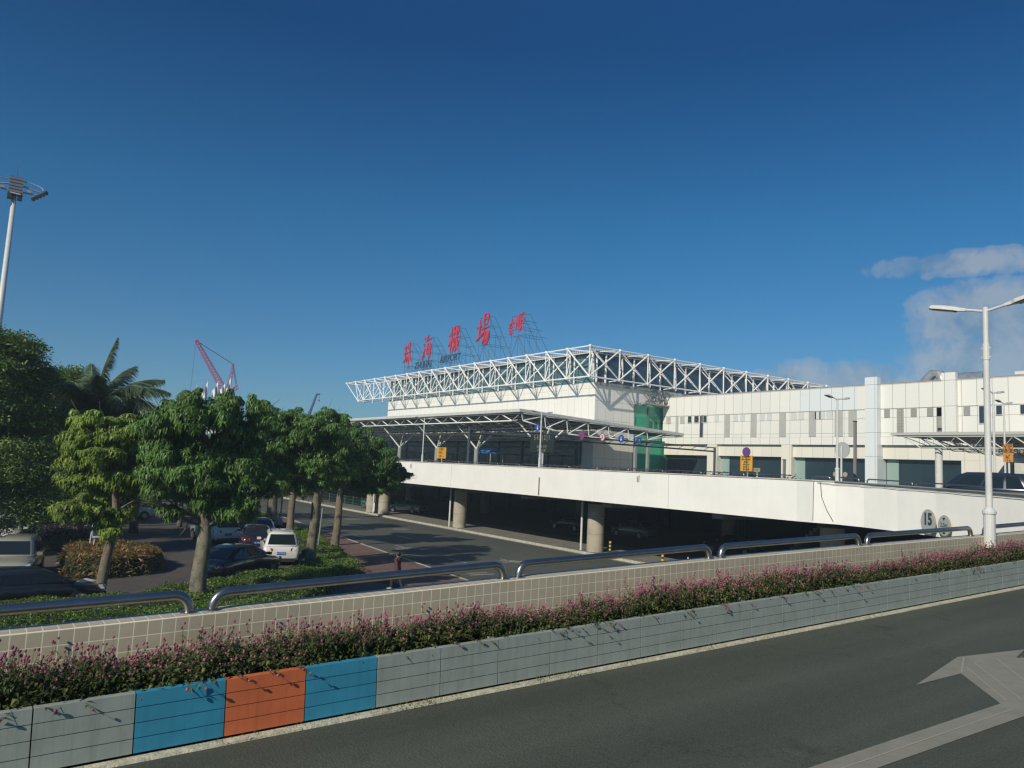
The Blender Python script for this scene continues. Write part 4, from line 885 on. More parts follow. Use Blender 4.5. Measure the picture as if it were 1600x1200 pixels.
tree('street_tree', 'stout mottled tree with drooping leaves in the hedge left of the dark sedan', (7.1,29.3,0), lobes_at(29.3, [(300,652,34),(345,648,32),(262,665,32),(378,675,32),(300,700,38),(345,712,38),(252,702,28),(398,705,28),(385,745,30),(325,752,32),(282,742,28),(350,780,24),(382,785,22),(236,668,20),(300,622,13),(352,622,12),(408,655,20),(320,785,18),(290,775,18),(238,740,20),(420,735,20),(262,640,14),(400,632,12),(360,800,18),(385,805,14),(270,800,15),(415,765,18),(240,770,14),(300,640,14)], rg), .30, L_t2, M_bark2, 2, lean=(.08,.1), dens=140, group=GT, hfork=3.2, L=.24, W=.060)
tree('street_tree', 'tree with dark straight trunk right beside the white car seen from behind', (14.04,36.7,0), lobes_at(36.9, [(480,672,34),(442,688,34),(520,692,30),(500,722,32),(455,730,34),(540,728,28),(425,735,28),(500,655,18),(514,646,10),(528,652,8),(470,760,16),(432,762,16),(540,655,7),(420,700,24),(505,755,14),(428,664,20),(408,692,20),(442,652,14),(420,722,22),(395,715,16)], rg, 1.0), .25, L_t2, M_bark2, 3, lean=(.1,0), dens=110, group=GT, hfork=4.2)
tree('street_tree', 'tree with crooked leaning trunk at the end of the hedge by the red pavement', (16.98,40.9,0), lobes_at(40.9, [(555,715,34),(590,738,32),(530,735,30),(565,752,24),(610,748,18),(628,742,9),(575,700,24),(535,700,26),(535,662,12),(515,750,20),(612,762,10),(600,725,22),(618,736,14),(634,742,8),(598,705,14),(585,765,14)], rg, 1.0), .24, L_t3, M_bark, 4, lean=(.25,.2), dens=110, group=GT, hfork=3.9)
tree('street_tree', 'slender pale trunked tree behind the crooked one at the hedge end', (18.0,46.8,0), lobes_at(47, [(505,700,28),(530,680,26),(550,690,24),(495,735,26),(520,745,24),(560,735,24)], rg, 1.0), .26, L_t3, M_bark, 5, lean=(.2,.0), dens=70, group=GT, L=.24, W=.07, hfork=3.8)
tree('street_tree', 'pale straight trunked tree behind the white car, sun on its left side', (17.3,49.3,0), lobes_at(49.5, [(470,668,26),(440,662,22),(485,690,28),(455,705,28),(478,735,26),(415,690,24),(440,745,24),(465,765,16)], rg, 1.0), .25, L_t3, M_bark, 6, lean=(.1,.0), dens=65, group=GT, L=.24, W=.07, hfork=3.8)
tree('street_tree', 'thick shaded trunk tree between the white hatch and the lower road', (18.6,57.0,0), lobes_at(57, [(408,652,22),(404,640,12),(430,680,30),(390,690,28),(415,715,30),(385,735,26),(440,725,26),(370,760,18),(410,765,18),(440,765,16)], rg, 1.2), .40, L_t3, M_bark2, 7, dens=55, group=GT, L=.27, W=.08, hfork=4.2)
tree('street_tree', 'far tree at the kerb whose crown fills the gap above the two pale cars', (20.0,72.0,0), lobes_at(70, [(372,740,24),(350,728,24),(392,730,22),(365,705,26),(340,700,22),(420,735,22),(330,745,20)], rg, 1.5), .33, L_t3, M_bark2, 8, dens=45, group=GT, L=.3, W=.09, hfork=3.6)
tree('street_tree', 'rounded dark green tree in the car park behind the white sedan', (9.5,58.0,0), lobes_at(58, [(215,690,30),(245,668,30),(275,690,30),(230,725,26),(262,735,26),(300,745,24),(255,708,24),(225,765,18),(250,770,18)], rg, 1.5), .26, L_t3, M_bark2, 9, dens=50, group=GT, L=.26, W=.08, hfork=3.5)
tree('street_tree', 'small low crowned tree in the car park, tucked right of the white sedan', (13.3,62.0,0), lobes_at(62, [(268,765,16),(290,760,18),(310,772,16),(285,742,16)], rg, .8), .18, L_t3, M_bark2, 10, dens=50, group=GT, L=.26, W=.08, hfork=2.0)
# large ficus-like trees
def big_tree(label, base, lobes, r0, seed, dens=520, group='large dark trees at the left'):
    rng = np.random.default_rng(seed); t = thing('broadleaf_tree', label, 'tree', base, 0, group); B = Vector(base)
    tr = MB(); tp = sum((Vector(c) for c, r in lobes), Vector())/len(lobes); fk = Vector((B.x,B.y,B.z+2.6)); tr.path([B, B.lerp(fk,.5), fk, tp], [r0*1.3,r0,r0*.9,r0*.3], 10)
    for c, r in lobes: m = fk.lerp(Vector(c),.5)+Vector((0,0,.3)); tr.path([fk, m, Vector(c)], [r0*.5,r0*.3,r0*.08], 6)
    tr.build('trunk', M_bark2, t, smooth=True); cr = MB()
    for c, r in lobes:
        # each lobe is a cluster of flattish leaf sprays
        ns = max(8, int(17*r*r)); d = rng.normal(size=(ns,3)); d[:,2] = d[:,2]*.8+.2; d /= np.linalg.norm(d,axis=1)[:,None]
        for dd in d:
            cc = np.array(c)+dd*r*rng.uniform(.5,1.2)*np.array([1,1,.9]); m = int(dens*.42*rng.uniform(.6,1.3))
            q = rng.normal(size=(m,3))*np.array([.38,.38,.13])*rng.uniform(.7,1.4); q[:,2] += -.25*(q[:,0]**2+q[:,1]**2)
            leaf_cloud(cr, cc+q, rng, .19, .08, .25, .35)
    cr.build('crown', L_big, t); return t
big_tree('huge dark broadleaf tree cut by the left edge, its top the highest foliage', (-1.0,45,0), lobes_at(46, [(5,540,38),(-25,580,60),(28,600,42),(10,650,50),(45,660,40),(-10,720,60),(35,725,45),(15,790,45),(60,600,26),(40,560,22),(50,790,30)], rg, 1.5), .55, 21)
big_tree('dark broadleaf tree behind the huge one, left of the palm', (5.0,53,0), lobes_at(54, [(85,605,36),(105,640,40),(75,670,42),(110,700,42),(70,730,40),(100,760,36),(130,610,24),(60,780,34),(118,585,16),(150,690,34),(165,740,34)], rg, 1.5), .5, 22)
big_tree('dense shaded tree filling the space below and right of the palm fronds', (9.5,66,0), lobes_at(66, [(180,680,34),(215,655,30),(205,700,34),(160,660,30),(225,690,28),(175,720,30),(150,770,30),(205,750,30),(240,725,26)], rg, 1.5), .45, 23)
for i_, (bx_, by_, hh) in enumerate(((-11,50,11.5),(-9.5,57.5,12.5),(-6,65,12))):
    r_ = np.random.default_rng(60+i_); big_tree(('broad tree at the left beyond the frame, nearest','broad tree at the left beyond the frame, second','broad tree at the left beyond the frame, third','broad tree at the left beyond the frame, last of its row')[i_], (bx_,by_,0), [((bx_+float(r_.uniform(-3,3)), by_+float(r_.uniform(-3.2,3.2)), float(r_.uniform(5,hh-1.5))), float(r_.uniform(1.4,2.2))) for _ in range(11)], .5, 70+i_, dens=260)
# palm
def palm(base, crown, label):
    t = thing('palm_tree', label, 'palm', base); B = Vector(base); Cn = Vector(crown); rng = random.Random(9)
    b = MB(); b.path([B, B.lerp(Cn,.5), Cn], [.28,.22,.16], 12); b.path([Cn, Cn+Vector((0,0,.9))], [.15,.07], 8); b.build('trunk', mat('palm_bark', (0.17,0.15,0.12), .9, var=.3), t, smooth=True)
    fr = [(-80,80,4.2),(95,84,4.3),(60,52,4.4),(-55,56,4.2),(20,35,4.3),(-20,62,3.9),(110,62,4.1),(-100,58,4.1),(150,50,3.8),(-150,52,3.8),(180,60,3.6),(-118,78,3.8),(128,80,4.0),(5,88,3.8),(40,92,3.9),(78,66,4.5),(-35,30,4.0),(88,100,4.0),(-90,98,3.9)]
    for i, (az, inc, L) in enumerate(fr + [(75,3,4.6)]):
        az = math.radians(az) - YAW*0 ; m = MB(); f = MB()
        # azimuth measured from straight ahead of the palm's face, turned clockwise
        dirh = Vector((math.sin(az+.6), math.cos(az+.6), 0)); pts = []; n = 14; L *= 1.12; p = Cn+Vector((0,0,.5)); ang = math.radians(inc)*.45 if inc > 20 else math.radians(inc)
        for k in range(n+1):
            pts.append(p.copy()); a2 = ang + (math.radians(inc)*1.05+.35 if inc > 20 else .35)*(k/n)**1.4
            p = p + (dirh*math.sin(a2)+Vector((0,0,math.cos(a2))))*(L/n)
        m.path(pts, [.045-.035*k/n for k in range(n+1)], 5); s = dirh.cross(Vector((0,0,1)))
        for k in range(1, n*8+1):
            q = k/(n*8); j = min(n-1, int(q*n)); base_ = pts[j].lerp(pts[j+1], q*n-j); tg = (pts[j+1]-pts[j]).normalized()
            ll = 1.15*math.sin(math.pi*min(1,.12+q*.86))**.6
            for sg in (-1, 1):
                for rep in range(3):
                    d = (s*sg*rng.uniform(.55,1.0) + tg*rng.uniform(.5,.9) + Vector((0,0,rng.uniform(-.5,.35))) + Vector((.25,.1,0))).normalized()
                    tip = base_ + d*ll*rng.uniform(.75,1.1) + Vector((0,0,-.55*ll*rng.uniform(.5,1.5))); w = tg*.020; mid = base_.lerp(tip,.5)+Vector((0,0,.05))
                    f.add([base_-w, base_+w, mid+w*1.1, tip, mid-w*1.1], [(0,1,2,4),(4,2,3)])
        fo = f.build('frond', L_palm, t); m.build('rachis', mat('rachis', (0.20,0.21,0.13), .6), fo)
L_palm = leafmat('palm_leaf', (0.050,0.095,0.055), (0.13,0.18,0.095), 0.3, 0.35)
pc = aty(142, 650, 50); palm((pc.x, pc.y, 0), (pc.x, pc.y, pc.z-.9), 'palm with one upright frond rising above the trees at the left')
# ------------------------------------------------------------------ hedges and bushes
def hedge(name, poly, z0, z1, n, L, W, lm, label, seed, cat='hedge', round_=.25, soil=True):
    rng = np.random.default_rng(seed); P0 = np.array(poly); mn, mx_ = P0.min(0), P0.max(0)
    def inside(p):
        c = False; j = len(poly)-1
        for i in range(len(poly)):
            xi, yi = poly[i]; xj, yj = poly[j]
            if (yi > p[1]) != (yj > p[1]) and p[0] < (xj-xi)*(p[1]-yi)/(yj-yi)+xi: c = not c
            j = i
        return c
    pts = []
    while len(pts) < n:
        p = rng.uniform(mn, mx_)
        if inside(p): pts.append(p)
    pts = np.array(pts); bump = .06*np.sin(pts[:,0]*3.1+1)+.05*np.sin(pts[:,1]*2.7)+.05*np.sin((pts[:,0]+pts[:,1])*5.3)
    # distance to the outline rounds the top off
    dmin = np.full(len(pts), 9.); m = len(poly)
    for i in range(m):
        a = P0[i]; e = P0[(i+1)%m]-a; tt = np.clip(((pts-a)@e)/(e@e),0,1); dd = np.linalg.norm(pts-(a+tt[:,None]*e),axis=1); dmin = np.minimum(dmin, dd)
    top = z1 + bump - round_*np.clip(1-dmin/.5,0,1)**2
    z = np.where(dmin < .22, rng.uniform(z0, 1, len(pts))*top, top-rng.exponential(.06,len(pts)))
    b = MB(); b.mat(0); leaf_cloud(b, np.column_stack([pts, np.maximum(z, z0)]), rng, L, W, .6, .2)
    if soil: b.mat(1); k = len(poly); cen = P0.mean(0); Q = cen+(P0-cen)*.93; b.add([(x,y,z0) for x,y in Q]+[(x,y,z1-.14) for x,y in Q], [tuple(range(k,2*k))]+[(i,(i+1)%k,k+(i+1)%k,k+i) for i in range(k)])  # solid core, not earth; near-black colour stands for shade inside the leaves
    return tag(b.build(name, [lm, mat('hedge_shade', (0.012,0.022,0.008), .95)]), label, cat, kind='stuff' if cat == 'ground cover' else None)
hedge('clipped_hedge', [(-3,21),(7.5,21.5),(9.5,25.5),(12.5,30.5),(16.4,35.6),(17.0,39.5),(15.2,39.6),(12.6,35.0),(9.6,33.4),(7.6,32.0),(5,30.3),(1,30.2),(-3,30.3)], .05, .72, 60000, .085, .045, L_hedge, 'broad clipped green hedge behind the ramp wall with tree trunks rising from it', 31)
hedge('clipped_hedge', [(15.6,39.9),(17.3,39.9),(18.3,45),(19.2,52),(17.9,52),(16.5,45)], .05, .85, 14000, .10, .05, L_hedge, 'narrow green hedge strip around the paler trunks beside the red pavement', 32)
hedge('clipped_hedge', [(17.6,53.5),(19.4,53.5),(21.0,68),(19.2,68)], .05, .8, 8000, .13, .07, L_hedge, 'far green hedge strip along the lower road in tree shade', 33)
L_crot = leafmat('croton_leaf', (0.085,0.125,0.025), (0.30,0.135,0.06), 0.3)
hedge('croton_bush', [(3.6,38.3),(5,37.6),(7.2,38.6),(8.3,41.0),(7.6,44.5),(5.6,46.0),(4.0,43.5)], .05, .85, 9000, .28, .06, L_crot, 'red and yellow leaved bush bed around the leaning tree', 34, 'bush', .5)
hedge('clipped_hedge', [(3.0,48),(6.4,47.5),(6.8,58),(4.0,62)], .05, 1.0, 7000, .13, .06, L_hedged, 'dark shaded bush bed by the thin white post', 35)
hedge('topiary_bush', [(12.0,74),(14.2,74),(14.2,77.2),(12.0,77.2)], .05, 2.3, 5000, .16, .08, L_t3, 'round clipped bush behind the white sedan', 36, 'bush', 1.0)
hedge('topiary_bush', [(15.5,72.5),(18.4,72.5),(18.4,75.5),(15.5,75.5)], .05, 1.5, 4000, .16, .08, L_hedge, 'smaller lighter clipped bush near the cream notice board', 37, 'bush', .8)
# far wood on the horizon
rng = np.random.default_rng(55); b = MB()
for k in range(170):
    x = rng.uniform(-150, 60); y = 240+rng.uniform(0,60)+max(0,-x)*.1; r = rng.uniform(3,6); q = rng.normal(size=(130,3)); q /= np.linalg.norm(q,axis=1)[:,None]; q = q*rng.uniform(.6,1.1,130)[:,None]*r
    leaf_cloud(b, q+np.array([x,y,r*.8]), rng, 1.6, .9)
tag(b.build('distant_wood', L_t3), 'distant dark wood closing the horizon behind the car park', 'wood', kind='stuff')
# ------------------------------------------------------------------ vehicles
M_tyre = M_black; M_rim = mat('alloy_rim', (0.42,0.43,0.44), .35, .8); M_cglass = mat('car_glass', (0.012,0.018,0.022), .06); M_chrome = mat('chrome', (.7,.7,.7), .12, 1.0)
M_red_l = mat('tail_lamp', (0.32,0.012,0.012), .2); M_head = mat('head_lamp', (0.55,0.57,0.58), .12); M_plate = mat('blue_plate', (0.02,0.09,0.36), .4); M_trim = mat('black_trim', (0.02,0.02,0.022), .55)
def car(label, loc, deg, paint, L=4.6, W=1.84, H=1.68, style='suv', rails=False, plate='A 7Y32', group='parked cars'):
    t = thing('parked_car', label, 'car', loc, R_(deg), group)
    suv = style == 'suv'; hz = .60 if suv else .66   # belt height as share of H
    bl = H*hz; w = W/2
    if suv: st = [(-.5,.80,.42,.74,.72),(-.492,.92,.32,.9,.80),(-.465,.97,.26,1.0,.86),(-.40,1,.22,1.0,.88),(-.2,1,.2,1.0,.88),(.1,1,.2,.985,.88),(.22,.995,.2,.96,.86),(.30,.985,.22,.93,.84),(.40,.96,.24,.87,.80),(.46,.90,.27,.80,.72),(.49,.80,.30,.68,.62),(.5,.70,.36,.58,.56)]
    else: st = [(-.5,.80,.38,.80,.66),(-.49,.90,.28,.93,.74),(-.45,.96,.24,.985,.80),(-.36,1,.2,1.0,.84),(-.2,1,.18,1.0,.87),(.1,1,.18,.985,.87),(.20,.995,.18,.96,.86),(.28,.985,.2,.91,.82),(.40,.96,.22,.83,.78),(.46,.90,.25,.75,.70),(.49,.80,.28,.64,.6),(.5,.70,.33,.54,.54)]
    b = MB(); vs = []; n = 12
    for (sx, sw, zb, zt, ws) in st:
        x = sx*L; a = sw*w; zt *= bl; zb *= 1.0; mz = zb+(zt-zb)*.55
        half = [(a*.80,zb),(a*.97,zb+.06),(a,mz),(a*.985,zt-.10*bl),(a*ws/ .88*.93,zt-.012),(a*.45,zt+.012)]
        vs += [(x, y, z) for y, z in half] + [(x, -y, z) for y, z in reversed(half)]
    fs = [(i*n+k, i*n+(k+1)%n, (i+1)*n+(k+1)%n, (i+1)*n+k) for i in range(len(st)-1) for k in range(n)] + [tuple(range(n-1,-1,-1)), tuple(range((len(st)-1)*n, len(st)*n))]
    b.add(vs, fs); body = b.build('body', paint, t, smooth=True, world=False)
    # cabin
    if suv: rb, rt, ft, fb = -.482, -.405, .075, .235
    elif style == 'hatch': rb, rt, ft, fb = -.46, -.33, .06, .25
    else: rb, rt, ft, fb = -.425, -.25, .065, .27
    wb, wt2 = .90*w, .70*w; zr_, zb_ = H-.045, bl-.02
    xr = lambda f: [rb*L+(rt-rb)*L*f, fb*L+(ft-fb)*L*f]
    c = MB(); vs = []; lev = [(0,0),(.5,.02),(.88,0),(1,0)]
    for f, bo in lev:
        x0, x1 = xr(f); a = wb+(wt2-wb)*f+bo; z = zb_+(zr_-zb_)*f
        if f == 1: x0 += .10; x1 -= .14; a -= .10; z = H-.02
        for fx in (0,.10,.5,.9,1):
            x = x0+(x1-x0)*fx; vs.append((x, a*(.88 if fx in (0,1) else 1), z + (.02 if f == 1 and fx == .5 else 0)))
        for fx in (1,.9,.5,.1,0):
            x = x0+(x1-x0)*fx; vs.append((x, -a*(.88 if fx in (0,1) else 1), z + (.02 if f == 1 and fx == .5 else 0)))
    m = 10; fs = [(i*m+k, i*m+(k+1)%m, (i+1)*m+(k+1)%m, (i+1)*m+k) for i in range(len(lev)-1) for k in range(m)] + [tuple(range(3*m,4*m))]
    c.add(vs, [tuple(reversed(f)) for f in fs]); 
    c.build('roof', paint, t, smooth=True, world=False)
    def gp(f, fx, sg, off=.012):   # point on the cabin side
        x0, x1 = xr(f); a = wb+(wt2-wb)*f+.015; return (x0+(x1-x0)*fx, sg*(a+off), zb_+(zr_-zb_)*f)
    for sg in (-1,1):
        cuts = [(.10,.13,.30,.30),(.33,.33,.57,.57),(.60,.60,.93,.86)] if suv else [(.09,.16,.27,.27),(.30,.30,.57,.57),(.60,.60,.94,.86)]
        for (a0,a1,b1,b0) in cuts:
            q = MB(); P = [gp(.10,a0,sg), gp(.10,b1 if False else b1,sg), gp(.84,b0,sg), gp(.84,a1,sg)]; q.quad(*P); q.build('side_window', M_cglass, t, world=False)
    for (fx, nm, s_) in ((0,'rear_window',-1),(1,'windscreen',1)):
        def ep(f, yy): x = xr(f)[fx]; a = (wb+(wt2-wb)*f)*.86; return (x+s_*.022, yy*a, zb_+(zr_-zb_)*f)
        q = MB(); q.quad(ep(.12,-1), ep(.12,1), ep(.88,1), ep(.88,-1)); q.build(nm, M_cglass, t, world=False)
    # wheels
    wr = .335 if suv else .315
    for sx in (-.305,.30):
        for sg in (-1,1):
            q = MB(); q.tube((sx*L, sg*(w-.20), wr),(sx*L, sg*(w+.008), wr), wr, n=22); wh = q.build('wheel', M_tyre, t, world=False)
            q = MB(); q.tube((sx*L, sg*(w+.0), wr),(sx*L, sg*(w+.016), wr), wr*.64, n=18)
            q.build('rim', M_rim, wh, world=False)
            q = MB(); vs = []
            for k in range(15):
                a = math.pi*k/14; vs += [(sx*L+math.cos(a)*wr*1.0, sg*(w+.003), wr+math.sin(a)*wr*1.0),(sx*L+math.cos(a)*wr*1.18, sg*(w-.004), wr+math.sin(a)*wr*1.18)]
            q.add(vs, [(2*k,2*k+1,2*k+3,2*k+2) for k in range(14)]); q.build('wheel_arch', M_trim, t, world=False)
    # lamps, plates, mirrors, trim
    for sg in (-1,1):
        q = MB(); z = bl*.80; q.hexa([(-.506*L,sg*.48*w,z-.06),(-.462*L,sg*1.0*w,z-.05),(-.44*L,sg*.93*w,z-.05),(-.47*L,sg*.5*w,z-.06)],[(-.504*L,sg*.50*w,z+.08),(-.455*L,sg*.995*w,z+.12),(-.43*L,sg*.92*w,z+.12),(-.47*L,sg*.52*w,z+.08)]); q.build('tail_light', M_red_l, t, world=False)
        q = MB(); z = bl*.70; q.hexa([(.508*L,sg*.48*w,z-.06),(.468*L,sg*.95*w,z-.04),(.44*L,sg*.9*w,z-.04),(.47*L,sg*.5*w,z-.06)],[(.498*L,sg*.50*w,z+.06),(.445*L,sg*.96*w,z+.11),(.42*L,sg*.9*w,z+.10),(.455*L,sg*.5*w,z+.06)]); q.build('headlight', M_head, t, world=False)
        q = MB(); q.obox((.175*L,sg*(w+.10),bl+.08),.14,.20,.13,(0,0,sg*.15)); q.build('wing_mirror', paint, t, world=False)
        q = MB(); q.box(-.02*L,.03*L,sg*(w+.004),sg*(w+.02),bl-.17,bl-.145); q.box(-.22*L,-.18*L,sg*(w+.004),sg*(w+.02),bl-.17,bl-.145); q.build('door_handle', M_chrome, t, world=False)
        q = MB(); q.box(-.44*L,.40*L,sg*(w*.955),sg*(w*.985),.17,.30); q.build('sill', M_trim, t, world=False)
    q = MB(); q.box(-.5*L-.018,-.5*L+.03,-.22,.22,bl*.56,bl*.56+.14); pl = q.build('plate', M_plate, t, world=False)
    q = MB(); put_text(q, plate, .11, lambda a,b_,c_: (-.5*L-.021-c_*.1, -a, bl*.56+.07+b_), extrude=.002); q.build('plate_lettering', M_white2, pl, world=False)
    q = MB(); q.box(.5*L-.03,.5*L+.015,-.22,.22,.38,.50); q.build('plate', M_plate, t, world=False)
    q = MB(); q.box(.482*L,.5*L+.004,-.5*w,.5*w,bl*.60,bl*.74); q.build('grille', M_trim, t, world=False)
    q = MB(); q.box(.46*L,.49*L+.02,-.62*w,.62*w,.20,.34); q.box(-.5*L+.01,-.46*L,-.75*w,.75*w,.22,.40); q.build('lower_bumper', M_trim, t, world=False)
    if rails:
        for sg in (-1,1):
            q = MB(); q.path([(-.36*L,sg*.60*w,H-.03),(-.33*L,sg*.62*w,H+.05),(0,sg*.63*w,H+.06),(.03*L,sg*.62*w,H-.02)], .02, 6); q.build('roof_rail', M_chrome, t, world=False)
    return t
M_white2 = mat('sign_white', (.75,.75,.73), .5)
pt = lambda n, c, met=0.0: mat('paint_'+n, c, .28, met, coat=.8)
p_white, p_black, p_beige, p_silver, p_red, p_navy = pt('white',(.66,.65,.60)), pt('black',(.012,.014,.018)), pt('beige',(.42,.41,.31),.3), pt('silver',(.42,.44,.46),.5), pt('dark_red',(.022,.010,.012)), pt('navy',(.015,.022,.035))
car('white car with roof rails seen from behind between hedge and trees', (14.25,42.05,0), 75, p_white, 4.65, 1.88, 1.72, rails=True, plate='C 0YP1X')
car('black sedan seen from its rear corner behind the stout mottled tree', (10.7,36.9,0), 40, p_black, 4.75, 1.84, 1.52, 'sedan')
car('pale white hatch with dark rear window parked in shade, left of the thick trunk', (13.35,52.1,0), 97, p_white, 4.5, 1.82, 1.66)
car('dark car mostly hidden, its red tail lamp beside the white car', (14.55,47.2,0), 76, p_red, 4.5, 1.8, 1.5, 'sedan')
car('silver car showing only its roof in front of the thick shaded trunk', (16.4,52.6,0), 78, p_silver, 4.5, 1.8, 1.5, 'sedan')
car('beige car facing the ramp at the left edge, sun on its bonnet', (1.9,39.4,0), 259, p_beige, 4.5, 1.86, 1.68, rails=True)
car('white car facing the ramp farther back at the left edge', (2.0,51.8,0), 258, p_white, 4.5, 1.82, 1.6)
car('black sedan at the lower left corner of the car park, half hidden by hedge', (2.1,32.0,0), 11, p_black, 4.7, 1.82, 1.38, 'sedan')
car('white sedan side-on in shade behind the leaning tree', (10.5,69.4,0), 2, p_white, 4.7, 1.82, 1.48, 'sedan')
car('white car in the far rows, seen in gaps of foliage', (15.5,92,0), 20, p_white, 4.5, 1.8, 1.5, 'sedan')
car('silver car in the far rows, glimpsed through leaves', (11.0,96,0), 10, p_silver, 4.5, 1.8, 1.5, 'sedan')
for lab, loc, dg, pp in (('dark blue car under the deck behind the second pier',(47.0,56.5,0),95,p_navy),('beige car in the dark under the deck between the piers',(48.5,49.5,0),92,p_beige),('dark car deep under the deck right of the first pier',(47.0,37.5,0),100,p_navy),('black car deep under the deck, farthest right of the row',(49.5,30.5,0),95,p_black)):
    car(lab, loc, dg, pp, 4.5, 1.78, 1.5, 'sedan', group='cars in the dark under the deck')
p_green = pt('taxi_green', (.02,.20,.16))
for lab, loc, dg in (('green and silver taxi beneath the viaduct beside the second twin pier, farther one',(38.4,81.0,.15),97),('green and silver taxi beneath the viaduct, nearer one, showing tail and flank',(39.6,75.6,.15),112)):
    tx = car(lab, loc, dg, p_silver, 4.5, 1.75, 1.45, 'sedan', group='taxis under the viaduct')
    for ch in tx.children:
        if ch.name.startswith('roof'): ch.data = ch.data.copy(); ch.data.materials[0] = p_green
    q = MB(); q.box(-.15,.10,-.35,.35,1.44,1.56); q.build('roof_light', M_white2, tx, world=False)
    q = MB(); q.box(-2.05,1.7,-.887,-.880,.66,.88); q.box(-2.05,1.7,.880,.887,.66,.88); q.build('green_stripe', p_green, tx, world=False)
car('dark van-like car on the raised road behind the white wall, near the right edge', (36.3,15.9,4.67), 101, p_navy, 4.9, 1.9, 1.78, plate='C 54681', group='vehicles on the raised road')
# ------------------------------------------------------------------ people
def person(label, loc, deg, H, top_c, leg_c, hair_c, pose, skirt=False, bag=False):
    t = thing('person', label, 'person', loc, R_(deg)); s = H/1.70
    st, am = pose   # stride, arm swing
    J = {'pelvis':(0,0,.93,.125),'waist':(0,0,1.08,.115),'chest':(.0,0,1.27,.145),'neckb':(0,0,1.42,.07),'neck':(.01,0,1.48,.052),'head':(.02,0,1.57,.088),'crown':(.01,0,1.64,.075)}
    E_ = [('pelvis','waist'),('waist','chest'),('chest','neckb'),('neckb','neck'),('neck','head'),('head','crown')]
    J['nose'] = (.115,0,1.56,.014); E_.append(('head','nose'))
    for sg, n in ((1,'l'),(-1,'r')):
        f = st*sg; a = -am*sg
        J['ear'+n] = (.01,sg*.088,1.565,.014); E_.append(('head','ear'+n))
        J['hip'+n] = (0,sg*.09,.90,.095); J['knee'+n] = (f*.16+.03,sg*.10,.49,.058); J['ank'+n] = (f*.30-.02,sg*.10,.09,.038); J['toe'+n] = (f*.30+.17,sg*.11,.035,.030)
        J['sho'+n] = (0,sg*.18,1.38,.060); J['elb'+n] = (a*.14-.03,sg*.235,1.10,.042); J['wri'+n] = (a*.32+.03,sg*.25,.86,.028); J['palm'+n] = (a*.36+.05,sg*.25,.80,.030)
        E_ += [('pelvis','hip'+n),('hip'+n,'knee'+n),('knee'+n,'ank'+n),('ank'+n,'toe'+n),('chest','sho'+n),('sho'+n,'elb'+n),('elb'+n,'wri'+n),('wri'+n,'palm'+n)]
        for q in range(4):
            b = (J['palm'+n][0]+(q-1.5)*.020, sg*.25, .775); J[f'fa{q}{n}'] = (b[0]+.004,b[1],b[2],.009); J[f'fb{q}{n}'] = (b[0]+.012,b[1]-sg*.012,b[2]-(.055,.065,.062,.048)[q],.007)
            E_ += [('palm'+n,f'fa{q}{n}'),(f'fa{q}{n}',f'fb{q}{n}')]
        J['th'+n] = (J['palm'+n][0]+.045,sg*.235,.78,.009); E_.append(('palm'+n,'th'+n))
    keys = list(J); me = bpy.data.meshes.new('body'); me.from_pydata([tuple(c*s for c in J[k][:3]) for k in keys], [(keys.index(a), keys.index(b)) for a, b in E_], [])
    o = bpy.data.objects.new('body', me); C.objects.link(o)
    md = o.modifiers.new('skin', 'SKIN'); md.use_smooth_shade = True
    for v, k in zip(me.skin_vertices[0].data, keys): v.radius = (J[k][3]*s*(.8 if k in ('chest','waist','pelvis') else 1), J[k][3]*s); v.use_root = (k == 'pelvis')
    sb = o.modifiers.new('sub', 'SUBSURF'); sb.levels = 1; sb.render_levels = 1
    dg = bpy.context.evaluated_depsgraph_get(); nm = bpy.data.meshes.new_from_object(o.evaluated_get(dg)); o.modifiers.clear(); o.data = nm; nm.materials.append(mat('skin', (0.36,0.22,0.15), .6)); o.parent = t
    def sleeve(pts, rs, m, name, n=12):
        b = MB(); b.path([tuple(c*s for c in p) for p in pts], [r*s for r in rs], n, cap=False); return b.build(name, m, t, smooth=True, world=False)
    b = MB(); prof = [(.165,1.0-.08),(.155,1.02),(.150,1.12),(.175,1.28),(.17,1.38),(.09,1.45),(.062,1.46)] if not skirt else [(.235,.66),(.215,.80),(.185,.95),(.16,1.08),(.178,1.28),(.172,1.38),(.09,1.45),(.062,1.46)]
    b.lathe((0,0,0), [(r*s, z*s) for r, z in prof], 18, cap=False); b.v = [(x*.72, y*1.12, z) for x, y, z in b.v]; b.build('top', top_c, t, smooth=True, world=False)
    for n in 'lr':
        g = lambda k: J[k+n][:3]; sleeve([g('sho'), g('elb'), tuple((Vector(g('elb')).lerp(Vector(g('wri')), .85)))], [.078,.060,.047], top_c, 'sleeve')
        sleeve([g('hip'), g('knee'), tuple(Vector(g('knee')).lerp(Vector(g('ank')), .92))], [.115,.085,.068], leg_c, 'trouser_leg')
        tx_, ty_, tz_ = g('toe'); ax_, ay_, az_ = g('ank'); b = MB(); b.path([((ax_-.05)*s,ay_*s,.045*s),((ax_+.06)*s,ay_*s,.055*s),((tx_+.03)*s,ty_*s,.035*s)], [.045*s,.05*s,.028*s], 10); b.build('shoe', mat('shoe_pale', (.40,.40,.38), .6), t, smooth=True, world=False)
    b = MB(); b.ball((-.012*s,0,1.60*s), .108*s, 14, 10, 1.05); b.v = [(min(x, .075*s) if z < 1.62*s else x, y, z if x < .03*s else max(z, 1.615*s)) for x, y, z in b.v]; b.build('hair', hair_c, t, smooth=True, world=False)
